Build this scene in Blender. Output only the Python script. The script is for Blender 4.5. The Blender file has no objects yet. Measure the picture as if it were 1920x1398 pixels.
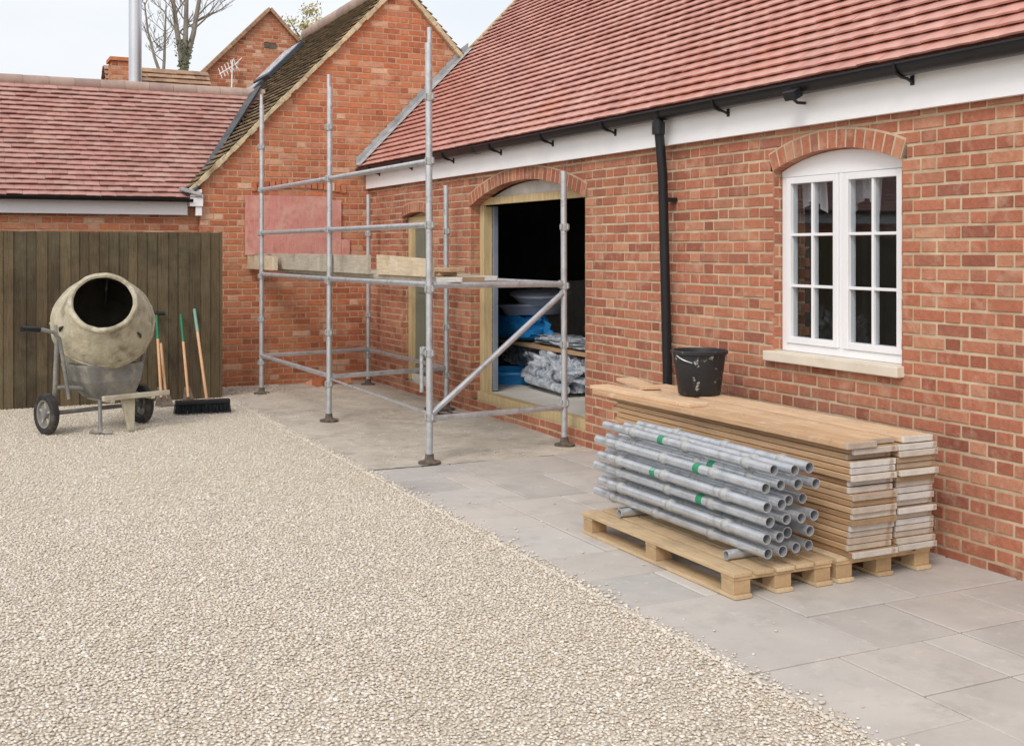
import bpy, bmesh, math, random
import numpy as np
from mathutils import Vector, Matrix, noise
R=math.radians; sin=math.sin; cos=math.cos; pi=math.pi
random.seed(7)
S=bpy.context.scene; C=S.collection
ORG={}

# ---------------------------------------------------------------- materials
def srgb(r,g,b):
    f=lambda c:(c/255/12.92) if c/255<=0.04045 else ((c/255+0.055)/1.055)**2.4
    return (f(r),f(g),f(b),1)
def mk(name, cols, rough=.8, metal=0, nscale=8, namt=.25, bump=.2, bscale=40, bdist=.01, rnd=False,
       stretch=(1,1,1), patch=None, patch2=None, patch3=None, spec=.4):
    m=bpy.data.materials.new(name); m.use_nodes=True; nt=m.node_tree; N=nt.nodes; L=nt.links
    b=N['Principled BSDF']; b.inputs['Roughness'].default_value=rough; b.inputs['Metallic'].default_value=metal
    b.inputs['Specular IOR Level'].default_value=spec
    tc=N.new('ShaderNodeTexCoord'); mp=N.new('ShaderNodeMapping'); mp.inputs['Scale'].default_value=stretch
    L.new(tc.outputs['Object'],mp.inputs['Vector'])
    def nz(scale,det=6,ro=.6,vec=None):
        n=N.new('ShaderNodeTexNoise'); n.inputs['Scale'].default_value=scale; n.inputs['Detail'].default_value=det
        n.inputs['Roughness'].default_value=ro; L.new(vec or mp.outputs[0],n.inputs['Vector']); return n
    ramp=N.new('ShaderNodeValToRGB'); e=ramp.color_ramp.elements
    n=len(cols)
    lo,hi=(0,1) if rnd else (.3,.7)
    e[0].position=lo; e[0].color=cols[0]; e[1].position=hi; e[1].color=cols[-1]
    for i in range(1,n-1):
        q=e.new(lo+(hi-lo)*i/(n-1)); q.color=cols[i]
    if rnd:
        at=N.new('ShaderNodeAttribute'); at.attribute_name='rnd'; L.new(at.outputs['Fac'],ramp.inputs[0])
    else: L.new(nz(nscale*.6).outputs[0],ramp.inputs[0])
    hs=N.new('ShaderNodeHueSaturation'); mr=N.new('ShaderNodeMapRange')
    mr.inputs['From Min'].default_value=.25; mr.inputs['From Max'].default_value=.75
    mr.inputs['To Min'].default_value=1-namt; mr.inputs['To Max'].default_value=1+namt
    L.new(nz(nscale).outputs[0],mr.inputs[0]); L.new(mr.outputs[0],hs.inputs['Value']); L.new(ramp.outputs[0],hs.inputs['Color'])
    col=hs.outputs[0]
    def addpatch(col,p):
        pc,ps,plo,phi,pa=p
        pn=nz(ps,5,.65,tc.outputs['Object']); r=N.new('ShaderNodeMapRange'); r.inputs['From Min'].default_value=plo; r.inputs['From Max'].default_value=phi
        r.inputs['To Max'].default_value=pa; L.new(pn.outputs[0],r.inputs[0])
        mx=N.new('ShaderNodeMix'); mx.data_type='RGBA'; L.new(r.outputs[0],mx.inputs['Factor']); L.new(col,mx.inputs['A']); mx.inputs['B'].default_value=pc
        return mx.outputs['Result']
    for p in (patch,patch2,patch3):
        if p: col=addpatch(col,p)
    L.new(col,b.inputs['Base Color'])
    if bump:
        bp=N.new('ShaderNodeBump'); bp.inputs['Strength'].default_value=bump; bp.inputs['Distance'].default_value=bdist
        L.new(nz(bscale,5,.6).outputs[0],bp.inputs['Height']); L.new(bp.outputs[0],b.inputs['Normal'])
    return m
M={}
M['brick']=mk('brick_new',[srgb(142,88,70),srgb(160,98,77),srgb(174,110,85),srgb(181,118,92),srgb(166,102,80),srgb(190,136,108),srgb(150,94,78)],.9,nscale=30,namt=.2,bump=.9,bscale=70,bdist=.005,rnd=True,
   patch=(srgb(210,182,156),6,.52,.76,.6),patch2=(srgb(104,70,58),1.1,.52,.78,.4),patch3=(srgb(192,130,98),.6,.5,.7,.35))
M['brick_old']=mk('brick_old',[srgb(156,92,68),srgb(182,110,78),srgb(198,124,86),srgb(172,100,74),srgb(196,130,96),srgb(182,116,90),srgb(218,178,150)],.9,nscale=26,namt=.2,bump=.9,bscale=60,bdist=.005,rnd=True,
   patch=(srgb(222,190,160),4,.54,.75,.6),patch2=(srgb(104,66,54),1.0,.52,.78,.5),patch3=(srgb(206,130,84),.5,.48,.7,.4))
M['mortar']=mk('mortar',[srgb(180,160,132),srgb(206,188,162)],.95,nscale=9,namt=.2,bump=.6,bscale=120,bdist=.003,patch=(srgb(150,126,104),1.5,.5,.75,.5))
M['mortar_old']=mk('mortar_old',[srgb(176,148,122),srgb(198,170,142)],.95,nscale=9,namt=.2,bump=.6,bscale=120,bdist=.003)
M['tile']=mk('clay_tile',[srgb(192,138,125),srgb(204,149,136),srgb(212,160,147),srgb(198,143,129),srgb(206,154,141),srgb(190,136,125)],.45,nscale=14,namt=.09,bump=.25,bscale=60,bdist=.003,rnd=True,spec=.7,
   patch=(srgb(224,186,175),1.2,.5,.75,.45),patch2=(srgb(206,134,98),.7,.56,.7,.45))
M['tile_pink']=mk('clay_tile_pink',[srgb(172,126,116),srgb(184,138,128),srgb(192,148,138),srgb(176,130,119),srgb(190,152,141),srgb(166,122,113)],.55,nscale=14,namt=.12,bump=.3,bscale=60,bdist=.003,rnd=True,spec=.5,
   patch=(srgb(202,176,164),2.5,.5,.75,.45),patch2=(srgb(150,112,100),1.1,.52,.75,.4))
M['tile_moss']=mk('clay_tile_mossy',[srgb(118,102,84),srgb(138,118,94),srgb(106,96,84),srgb(148,124,98),srgb(122,110,86)],.9,nscale=14,namt=.25,bump=.6,bscale=50,bdist=.006,rnd=True,
   patch=(srgb(146,140,96),5,.5,.7,.6))
M['tile_brown']=mk('clay_tile_brown',[srgb(150,120,98),srgb(172,138,112),srgb(138,110,92),srgb(182,150,124)],.9,nscale=14,namt=.2,bump=.6,bscale=50,bdist=.006,rnd=True,
   patch=(srgb(186,162,130),4,.5,.7,.6))
M['verge']=mk('verge_mortar',[srgb(164,150,118),srgb(204,190,158),srgb(146,130,98)],.95,nscale=9,namt=.3,bump=1,bscale=30,bdist=.01)
M['ridge']=mk('ridge_tile',[srgb(164,144,134),srgb(184,162,150),srgb(154,132,124)],.85,nscale=6,namt=.2,bump=.4,bscale=30,rnd=True)
M['lead']=mk('lead_flashing',[srgb(156,159,162),srgb(184,186,188)],.6,nscale=8,bump=.5,bscale=14,bdist=.01)
M['darklead']=mk('dark_lead_valley',[srgb(70,74,78),srgb(92,95,98)],.6,nscale=8,bump=.5,bscale=14,bdist=.01)
M['white']=mk('white_paint',[srgb(240,242,246),srgb(248,249,251)],.45,nscale=3,namt=.03,bump=.05,bscale=20)
M['upvc']=mk('white_window_frame',[srgb(232,234,238),srgb(240,241,244)],.35,nscale=3,namt=.02,bump=0)
M['stone']=mk('sill_stone',[srgb(214,206,190),srgb(228,220,206)],.85,nscale=6,namt=.08,bump=.4,bscale=60,bdist=.003)
M['black']=mk('black_plastic',[srgb(24,26,30),srgb(32,34,39)],.35,nscale=5,namt=.15,bump=.06,bscale=20)
M['rubber']=mk('black_rubber',[srgb(40,40,40),srgb(60,58,56)],.85,nscale=12,namt=.2,bump=.4,bscale=40,patch=(srgb(130,122,108),9,.52,.75,.6))
M['bucket']=mk('bucket_plastic',[srgb(36,38,42),srgb(50,52,56)],.5,nscale=9,namt=.2,bump=.2,bscale=30,patch=(srgb(190,188,184),16,.62,.68,.8))
M['galv']=mk('galvanised_steel',[srgb(172,179,186),srgb(202,207,212),srgb(184,190,196)],.33,metal=.55,nscale=12,namt=.14,bump=.15,bscale=30,patch=(srgb(132,120,106),9,.58,.72,.5),patch2=(srgb(230,230,226),16,.62,.7,.5))
M['steel_flue']=mk('stainless_flue',[srgb(196,200,206),srgb(214,217,222)],.3,metal=.8,nscale=2,namt=.05,bump=0)
M['collar']=mk('galvanised_collar',[srgb(158,161,162),srgb(188,190,190)],.55,metal=.25,nscale=30,namt=.25,bump=.4,bscale=60,patch=(srgb(120,102,86),20,.55,.7,.6))
M['rust']=mk('dirty_base_steel',[srgb(86,76,68),srgb(120,108,96)],.85,nscale=20,namt=.3,bump=.5,bscale=50)
M['wood_new']=mk('pallet_wood',[srgb(182,156,122),srgb(206,182,146),srgb(192,166,130),srgb(214,192,158)],.85,nscale=6,namt=.2,bump=.5,bscale=12,bdist=.004,rnd=True,stretch=(14,1.2,14),patch=(srgb(138,118,94),3,.48,.74,.65))
M['block']=mk('pallet_block_wood',[srgb(168,140,106),srgb(196,168,130),srgb(180,152,116)],.85,nscale=10,namt=.22,bump=.4,bscale=24,rnd=True,patch=(srgb(130,110,86),8,.5,.74,.55))
M['plank']=mk('scaffold_plank_wood',[srgb(166,132,98),srgb(190,156,118),srgb(146,114,84),srgb(206,174,138),srgb(174,142,108)],.85,nscale=5,namt=.26,bump=.5,bscale=12,bdist=.005,rnd=True,stretch=(16,1,22),patch=(srgb(104,82,64),3,.5,.8,.5))
M['plank_top']=mk('scaffold_plank_pale',[srgb(206,172,136),srgb(224,194,160),srgb(194,158,122)],.85,nscale=5,namt=.22,bump=.6,bscale=12,bdist=.005,rnd=True,stretch=(18,.8,22),patch=(srgb(180,142,106),2.6,.5,.74,.5),patch2=(srgb(226,212,190),7,.55,.72,.6),patch3=(srgb(120,96,76),13,.62,.72,.5))
M['plank_end']=mk('plank_end_painted',[srgb(196,194,190),srgb(214,212,206),srgb(160,134,104),srgb(204,202,198),srgb(184,170,150)],.8,nscale=14,namt=.2,bump=.5,bscale=40,rnd=True,patch=(srgb(146,114,84),14,.56,.7,.7))
M['plank_grey']=mk('weathered_plank',[srgb(176,166,150),srgb(200,190,172),srgb(164,148,126)],.9,nscale=5,namt=.22,bump=.4,bscale=12,rnd=True,stretch=(14,1,14),patch=(srgb(112,94,74),2.5,.5,.7,.5),patch2=(srgb(214,206,192),6,.55,.7,.5))
M['plank_tan']=mk('tan_plank',[srgb(204,186,158),srgb(220,204,178)],.9,nscale=5,namt=.22,bump=.4,bscale=12,rnd=True,stretch=(14,1,14),patch=(srgb(164,140,108),2.5,.5,.7,.6),patch2=(srgb(228,220,206),6,.52,.7,.6))
M['frame_wood']=mk('yellow_frame_timber',[srgb(190,168,126),srgb(208,188,146)],.75,nscale=5,namt=.18,bump=.3,bscale=12,stretch=(10,10,1))
M['fence']=mk('stained_fence_boards',[srgb(84,72,54),srgb(100,86,64),srgb(70,60,46),srgb(110,96,72),srgb(90,78,58)],.9,nscale=5,namt=.42,bump=.9,bscale=10,bdist=.008,rnd=True,stretch=(18,18,1),patch=(srgb(118,112,90),1.6,.48,.72,.5),patch2=(srgb(46,39,30),2.2,.5,.74,.6))
M['drum']=mk('cement_caked_steel',[srgb(146,138,116),srgb(178,170,148),srgb(192,186,164),srgb(152,142,120)],.85,nscale=7,namt=.16,bump=1,bscale=16,bdist=.018,patch=(srgb(208,204,192),9,.56,.68,.7),patch2=(srgb(112,100,78),4,.5,.68,.65))
M['mixsteel']=mk('mixer_frame_steel',[srgb(118,118,116),srgb(150,150,147)],.7,metal=.2,nscale=9,namt=.2,bump=.4,bscale=24,patch=(srgb(178,170,150),7,.52,.66,.7))
M['crust']=mk('pale_caked_bar',[srgb(170,162,142),srgb(196,190,172)],.9,nscale=12,namt=.2,bump=.6,bscale=30)
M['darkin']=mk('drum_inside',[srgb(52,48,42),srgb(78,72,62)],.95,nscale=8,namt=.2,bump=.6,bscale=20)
M['toolwood']=mk('tool_handle_wood',[srgb(204,158,118),srgb(218,178,138)],.6,nscale=8,namt=.1,bump=.1,bscale=20)
M['toolgreen']=mk('tool_green_paint',[srgb(28,104,68),srgb(38,124,82)],.5,nscale=8,namt=.1,bump=0)
M['toolpale']=mk('tool_pale_green',[srgb(110,158,140),srgb(140,180,164)],.5,nscale=8,namt=.1,bump=0)
M['bristle']=mk('dark_bristle',[srgb(34,38,42),srgb(54,58,62)],.9,nscale=60,namt=.4,bump=1,bscale=120,stretch=(4,4,.5))
M['greentape']=mk('green_tape',[srgb(40,130,94),srgb(60,156,114)],.5,nscale=8,namt=.1,bump=0)
M['patch']=mk('salmon_wall_panel',[srgb(194,128,118),srgb(208,144,134),srgb(198,132,122)],.85,nscale=5,namt=.16,bump=.3,bscale=10,stretch=(14,1,1.2),patch=(srgb(214,172,156),4,.44,.64,.75),patch2=(srgb(166,104,88),9,.52,.72,.6))
M['sand']=mk('compacted_sand',[srgb(184,176,163),srgb(202,194,181),srgb(192,183,169)],.95,nscale=3,namt=.18,bump=1,bscale=90,bdist=.01,patch=(srgb(150,140,126),1.1,.5,.7,.55),patch2=(srgb(216,210,198),12,.52,.7,.6),patch3=(srgb(132,120,104),5,.56,.74,.6))
M['slab']=mk('paving_slab',[srgb(182,178,172),srgb(193,189,183),srgb(187,181,174),srgb(172,169,165),srgb(198,193,186),srgb(186,179,172),srgb(178,175,171)],.88,nscale=3,namt=.08,bump=.35,bscale=60,bdist=.003,rnd=True,patch=(srgb(206,200,190),1.4,.46,.68,.45),patch2=(srgb(152,148,142),4,.52,.72,.45),patch3=(srgb(212,208,200),14,.58,.7,.4))
M['joint']=mk('paving_joint',[srgb(116,110,102),srgb(150,143,132)],.95,nscale=6,bump=.5,bscale=80)
M['pebble']=mk('gravel_pebble',[srgb(198,187,170),srgb(218,209,194),srgb(232,225,213),srgb(210,198,180),srgb(241,237,229),srgb(197,192,184),srgb(225,215,198),srgb(182,172,158),srgb(230,223,210)],.9,nscale=40,namt=.1,bump=.3,bscale=120,bdist=.002,rnd=True,patch=(srgb(216,205,187),.5,.4,.7,.35),patch2=(srgb(194,183,166),1.7,.52,.75,.35))
M['gravelbase']=mk('gravel_bed',[srgb(196,185,167),srgb(222,213,197)],.95,nscale=50,namt=.2,bump=.8,bscale=60,bdist=.01)
M['field']=mk('ground_soil',[srgb(116,106,88),srgb(138,126,104)],.95,nscale=.5,bump=.3,bscale=5)
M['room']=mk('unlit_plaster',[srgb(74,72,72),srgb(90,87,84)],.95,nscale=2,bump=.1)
M['plaster']=mk('added_partition_grey',[srgb(112,120,130),srgb(134,141,150)],.95,nscale=2,bump=.1)
M['floorc']=mk('dusty_concrete_floor',[srgb(206,202,194),srgb(222,218,210)],.9,nscale=2,namt=.1,bump=.2,bscale=30)
M['insul']=mk('insulation_foil',[srgb(200,200,196),srgb(222,222,218)],.6,nscale=8,namt=.15,bump=.5,bscale=14)
M['blue']=mk('blue_plastic',[srgb(20,135,220),srgb(70,175,245)],.35,nscale=3,namt=.1,bump=.4,bscale=9,bdist=.02)
M['clear']=mk('clear_wrap',[srgb(110,122,138),srgb(214,222,232),srgb(70,80,94)],.15,nscale=9,namt=.35,bump=1,bscale=9,bdist=.04,spec=1)
M['tub']=mk('pale_plastic_tubs',[srgb(150,162,180),srgb(186,196,212)],.4,nscale=3,namt=.1,bump=.2)
M['greybox']=mk('grey_plastic',[srgb(116,128,144),srgb(146,156,172)],.5,nscale=3,namt=.1,bump=.2)
M['slate']=mk('rooflight_frame_dark',[srgb(52,58,66),srgb(72,78,86)],.5,nscale=3,namt=.1,bump=.1)
M['greendoor']=mk('grey_green_door',[srgb(112,114,102),srgb(128,130,114)],.6,nscale=3,namt=.08,bump=.1)
M['cloth']=mk('net_curtain',[srgb(214,218,224),srgb(230,232,236)],.9,nscale=3,namt=.05,bump=.1)
M['bark']=mk('bark',[srgb(124,117,108),srgb(150,142,132)],.95,nscale=5,bump=.5)
M['ivy']=mk('ivy_leaf',[srgb(76,92,62),srgb(98,114,76),srgb(116,128,90)],.8,nscale=2,bump=0,rnd=True)
M['autumn']=mk('pale_spring_leaf',[srgb(178,166,118),srgb(200,190,138),srgb(160,150,106),srgb(214,206,160)],.8,nscale=2,bump=0,rnd=True)
def glass():
    m=bpy.data.materials.new('window_glass'); m.use_nodes=True; nt=m.node_tree; N=nt.nodes; L=nt.links
    for n in list(N):
        if n.type!='OUTPUT_MATERIAL': N.remove(n)
    t=N.new('ShaderNodeBsdfTransparent'); t.inputs[0].default_value=(.82,.86,.88,1)
    g=N.new('ShaderNodeBsdfGlossy'); g.inputs['Roughness'].default_value=.03; g.inputs[0].default_value=(.85,.93,1,1)
    f=N.new('ShaderNodeLayerWeight'); f.inputs['Blend'].default_value=.5
    p=N.new('ShaderNodeMath'); p.operation='POWER'; p.inputs[1].default_value=3.5
    k=N.new('ShaderNodeMath'); k.operation='MULTIPLY_ADD'; k.inputs[1].default_value=.85; k.inputs[2].default_value=.11; k.use_clamp=True   # double glazing
    mx=N.new('ShaderNodeMixShader')
    L.new(f.outputs['Facing'],p.inputs[0]); L.new(p.outputs[0],k.inputs[0])
    L.new(k.outputs[0],mx.inputs[0]); L.new(t.outputs[0],mx.inputs[1]); L.new(g.outputs[0],mx.inputs[2]); L.new(mx.outputs[0],N['Material Output'].inputs[0]); return m
M['glass']=glass()

# ---------------------------------------------------------------- mesh builder
class MB:
    def __init__(s): s.v=[]; s.f=[]; s.c=[]; s.mi=[]
    def add(s,vs,fs,c=None,mi=0):
        o=len(s.v); s.v+= [tuple(p) for p in vs]
        if c is None: c=random.random()
        for f in fs: s.f.append(tuple(i+o for i in f)); s.c.append(c); s.mi.append(mi)
    def box(s,x0,y0,z0,x1,y1,z1,c=None,mi=0):
        s.add([(x0,y0,z0),(x1,y0,z0),(x1,y1,z0),(x0,y1,z0),(x0,y0,z1),(x1,y0,z1),(x1,y1,z1),(x0,y1,z1)],
              [(0,3,2,1),(4,5,6,7),(0,1,5,4),(1,2,6,5),(2,3,7,6),(3,0,4,7)],c,mi)
    def obox(s,ce,ax,ay,az,c=None,mi=0):   # half-axis vectors
        ce,ax,ay,az=map(Vector,(ce,ax,ay,az)); vs=[]
        for k in (-1,1):
            for (i,j) in ((-1,-1),(1,-1),(1,1),(-1,1)): vs.append(ce+ax*i+ay*j+az*k)
        s.add(vs,[(0,3,2,1),(4,5,6,7),(0,1,5,4),(1,2,6,5),(2,3,7,6),(3,0,4,7)],c,mi)
    def path(s,pts,r,n=12,hollow=0,cap=True,c=None,mi=0):
        pts=[Vector(p) for p in pts]; rs=r if isinstance(r,(list,tuple)) else [r]*len(pts)
        if c is None: c=random.random()
        vs=[];prev=None
        for i,p in enumerate(pts):
            a=pts[max(i-1,0)]; b=pts[min(i+1,len(pts)-1)]; t=(b-a).normalized()
            if prev is None:
                u=t.cross(Vector((0,0,1)))
                if u.length<.05: u=t.cross(Vector((1,0,0)))
            else: u=prev-t*prev.dot(t)
            u.normalize(); prev=u; w=t.cross(u)
            for k in range(n):
                an=2*pi*k/n; vs.append(p+(u*cos(an)+w*sin(an))*rs[i])
        fs=[]
        for i in range(len(pts)-1):
            for k in range(n): fs.append((i*n+k,i*n+(k+1)%n,(i+1)*n+(k+1)%n,(i+1)*n+k))
        L=len(pts)
        if hollow:
            t0=(pts[1]-pts[0]).normalized(); t1=(pts[-1]-pts[-2]).normalized()
            for end,(p,t,base) in enumerate(((pts[0],t0,0),(pts[-1],-t1,(L-1)*n))):
                o=len(vs)
                for k in range(n): vs.append(p+(vs[base+k]-p)*hollow)
                for k in range(n): vs.append(p+(vs[base+k]-p)*hollow+t*.15)
                for k in range(n):
                    k2=(k+1)%n
                    q=(base+k2,base+k,o+k,o+k2); q2=(o+k2,o+k,o+n+k,o+n+k2)
                    if end: q=q[::-1]; q2=q2[::-1]
                    fs+= [q,q2]
                fs.append(tuple(o+n+k for k in range(n)))
        elif cap: fs+= [tuple(range(n))[::-1], tuple((L-1)*n+k for k in range(n))]
        s.add(vs,fs,c,mi)
    def lathe(s,prof,org,ax,n=40,c=None,mi=0,lump=0):   # prof: (t along axis, radius)
        org=Vector(org); ax=Vector(ax).normalized(); u=ax.cross(Vector((0,0,1)))
        if u.length<.05: u=Vector((1,0,0))
        u.normalize(); w=ax.cross(u); vs=[]; fs=[]
        for t,r in prof:
            for k in range(n):
                a=2*pi*k/n; q=1+(lump*noise.noise(Vector((cos(a)*4,sin(a)*4,t*12))) if lump else 0)
                vs.append(org+ax*t+(u*cos(a)+w*sin(a))*max(r*q,1e-4))
        for i in range(len(prof)-1):
            for k in range(n): fs.append((i*n+k,i*n+(k+1)%n,(i+1)*n+(k+1)%n,(i+1)*n+k))
        s.add(vs,fs,c,mi)
    def prism(s,poly,x0,x1,c=None,mi=0):   # poly in (y,z), extruded in x
        n=len(poly); vs=[(x0,y,z) for y,z in poly]+[(x1,y,z) for y,z in poly]
        s.add(vs,[tuple(range(n)),tuple(range(n,2*n))[::-1]]+[(i,i+n,(i+1)%n+n,(i+1)%n) for i in range(n)],c,mi)
    def prismy(s,poly,y0,y1,c=None,mi=0):  # poly in (x,z), extruded in y
        n=len(poly); vs=[(x,y0,z) for x,z in poly]+[(x,y1,z) for x,z in poly]
        s.add(vs,[tuple(range(n))[::-1],tuple(range(n,2*n))]+[(i,(i+1)%n,(i+1)%n+n,i+n) for i in range(n)],c,mi)
    def blob(s,ce,size,e=.5,seed=0,amp=.1,nf=3,c=None):
        nu,nv=48,30; vs=[];fs=[]
        sp=lambda v,e:math.copysign(abs(v)**e,v)
        for i in range(nv+1):
            ph=-pi/2+pi*i/nv
            for j in range(nu):
                th=2*pi*j/nu; p=Vector((sp(cos(ph),e)*sp(cos(th),e),sp(cos(ph),e)*sp(sin(th),e),sp(sin(ph),e)))
                d=1+amp*noise.noise(p*nf+Vector((seed,seed*2,0)))+amp*.4*noise.noise(p*nf*3+Vector((seed,0,seed)))
                vs.append((ce[0]+p.x*size[0]*d,ce[1]+p.y*size[1]*d,ce[2]+p.z*size[2]*(d if p.z>-.5 else 1)))
        for i in range(nv):
            for j in range(nu): fs.append((i*nu+j,i*nu+(j+1)%nu,(i+1)*nu+(j+1)%nu,(i+1)*nu+j))
        s.add(vs,fs,c)
    def build(s,name,mat,parent=None,smooth=False,bevel=0,**kw):
        v=np.array(s.v,dtype=np.float64)
        lo=v.min(0); hi=v.max(0); o=np.array([(lo[0]+hi[0])/2,(lo[1]+hi[1])/2,lo[2]])
        me=bpy.data.meshes.new(name); me.from_pydata((v-o).tolist(),[],s.f)
        a=me.attributes.new('rnd','FLOAT','FACE'); a.data.foreach_set('value',s.c)
        for m in (mat if isinstance(mat,list) else [mat]): me.materials.append(M[m])
        me.polygons.foreach_set('material_index',s.mi)
        if smooth:
            me.polygons.foreach_set('use_smooth',[True]*len(s.f)); me.update(); me.set_sharp_from_angle(angle=R(38))
        ob=bpy.data.objects.new(name,me); C.objects.link(ob)
        ow=Vector(o); ORG[ob.name]=ow
        if parent is not None: ob.parent=parent; ob.location=ow-ORG[parent.name]
        else: ob.location=ow
        if bevel:
            bv=ob.modifiers.new('bevel','BEVEL'); bv.width=bevel; bv.segments=2; bv.limit_method='ANGLE'
        tag(ob,**kw); return ob
def tag(o,label=None,cat=None,group=None,kind=None):
    if label: o['label']=label
    if cat: o['category']=cat
    if group: o['group']=group
    if kind: o['kind']=kind
def thing(name,label,cat,loc,group=None):
    o=bpy.data.objects.new(name,None); C.objects.link(o); o.location=loc; o.empty_display_size=.1; ORG[o.name]=Vector(loc)
    tag(o,label,cat,group); return o
def sub(iv,ex):
    out=[]
    for a,b in iv:
        segs=[(a,b)]
        for e0,e1 in ex:
            ns=[]
            for p,q in segs:
                if e1<=p or e0>=q: ns.append((p,q)); continue
                if e0>p: ns.append((p,e0))
                if e1<q: ns.append((e1,q))
            segs=ns
        out+=segs
    return out
def bricks(mb,O,u,n,ext,holes,z0,z1,shift=0,ch=.075):
    """brickwork on the plane through O, along u, outward n; ext(z)->(a,b); holes(z)->list; material 0 brick, 1 mortar"""
    O=Vector(O);u=Vector(u);n=Vector(n);k=0;z=z0
    flip = u.cross(Vector((0,0,1))).dot(n)<0
    def q(vs,fs,c,mi):
        if flip: fs=[f[::-1] for f in fs]
        mb.add(vs,fs,c,mi)
    P=lambda a,zz,d:O+u*a+Vector((0,0,zz))+n*d
    while z<z1-.02:
        zt=min(z+ch,z1); zm=(z+zt)/2; a,b=ext(zm)
        if b-a<.03: z+=ch;k+=1;continue
        for p,r in sub([(a,b)],holes(zm)):
            q([P(p,z,-.005),P(r,z,-.005),P(r,zt,-.005),P(p,zt,-.005)],[(0,1,2,3)],random.random(),1)
        s=shift+(k%2)*.16875; x=a-((a-s)%.3375)-.3375
        j=0
        while x<b:
            L=.215 if j%2==0 else .1025
            x0,x1=x,x+L
            ja=random.uniform(-.003,.003); jz=random.uniform(-.002,.002)
            for p,r in sub([(max(x0,a),min(x1,b))] if min(x1,b)>max(x0,a) else [],holes(zm)):
                if r-p<.02: continue
                p+=ja*.5; r+=ja*.5; zb=z+.006+jz; zu=zt-.006+jz+random.uniform(-.0015,.0015); d=random.uniform(-.002,.0025); c=.0045
                q([P(p,zb,-.008),P(r,zb,-.008),P(r,zu,-.008),P(p,zu,-.008),P(p+c,zb+c,d),P(r-c,zb+c,d+random.uniform(-.001,.001)),P(r-c,zu-c,d),P(p+c,zu-c,d)],
                  [(4,5,6,7),(0,1,5,4),(1,2,6,5),(2,3,7,6),(3,0,4,7)],random.random(),0)
            x+=L+.01; j+=1
        z+=ch;k+=1
class Arch:
    def __init__(s,y0,y1,z0,spring,rise,thick):
        s.yc=(y0+y1)/2; s.h=(y1-y0)/2; s.z0=z0; s.sp=spring; s.rise=rise; s.t=thick
        s.R=(s.h**2+rise**2)/(2*rise); s.zc=spring+rise-s.R; s.th=math.asin(s.h/s.R)
    def hole(s,z):
        if z<s.z0: return []
        if z<s.sp: return [(s.yc-s.h,s.yc+s.h)]
        Rm=s.R+s.t*.5; dz=z-s.zc
        if dz>=Rm: return []
        w=min(math.sqrt(Rm*Rm-dz*dz),s.h+s.t*.35); return [(s.yc-w,s.yc+w)]
    def ring(s,mb,X,depth):
        n=max(3,round(2*s.th*(s.R+s.t*.5)/.08)); 
        pt=lambda r,a:(s.yc+r*sin(a),s.zc+r*cos(a))
        for i in range(n):
            a0=-s.th+2*s.th*i/n; a1=-s.th+2*s.th*(i+1)/n; g=.008/s.R
            p=[pt(s.R,a0+g),pt(s.R,a1-g),pt(s.R+s.t,a1-g),pt(s.R+s.t,a0+g)]
            mb.prism(p,X-.009-random.uniform(0,.001),X+depth,None,0)
            p=[pt(s.R+.003,a0),pt(s.R+.003,a1),pt(s.R+s.t+.012,a1),pt(s.R+s.t+.012,a0)]
            mb.prism(p,X-.0065,X+depth-.004,.5,1)
    def poly(s,zb,m=12,shr=0):
        ps=[(s.yc-s.h+shr,zb),(s.yc+s.h-shr,zb)]
        for i in range(m+1):
            a=s.th-2*s.th*i/m; ps.append((s.yc+(s.R-shr)*sin(a),s.zc+(s.R-shr)*cos(a)))
        return ps
def tiles(mb,O,u,s,n,W,L,g=.1,tw=.165,clip=None,jit=1,B=.028):
    O=Vector(O);u=Vector(u).normalized();s=Vector(s).normalized();n=Vector(n).normalized()
    rows=int(L/g)
    for k in range(rows):
        sh=(k%2)*tw/2; x=-sh
        wob=random.uniform(-.002,.002); rowc=random.uniform(-.12,.12)
        while x<W-.01:
            x0=max(x,0)+.001; x1=min(x+tw,W)-.001
            if x1-x0>.02 and (clip is None or clip((x0+x1)/2,k*g)):
                ds=random.uniform(-.002,.002)*jit+wob; l=random.uniform(-.0015,.003)*jit; l2=l+random.uniform(-.002,.002)*jit
                s0=k*g+ds; s1=k*g+g+.03
                P=lambda a,b,c:O+u*a+s*b+n*c
                t=.013
                xm=(x0+x1)/2; cm=.003
                vs=[P(x0,s0,B+l),P(xm,s0,B+l+cm),P(x1,s0,B+l2),P(x0,s0,B+l+t),P(xm,s0,B+t+(l+l2)/2+cm),P(x1,s0,B+l2+t),
                    P(x0,s1,.008),P(xm,s1,.011),P(x1,s1,.008),P(x0,s1,-.004),P(x1,s1,-.004)]
                mb.add(vs,[(0,1,4,3),(1,2,5,4),(3,4,7,6),(4,5,8,7),(0,3,6,9),(2,10,8,5),(0,9,10,2,1)],min(1,max(0,random.random()+rowc)),0)
            x+=tw
    
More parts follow.
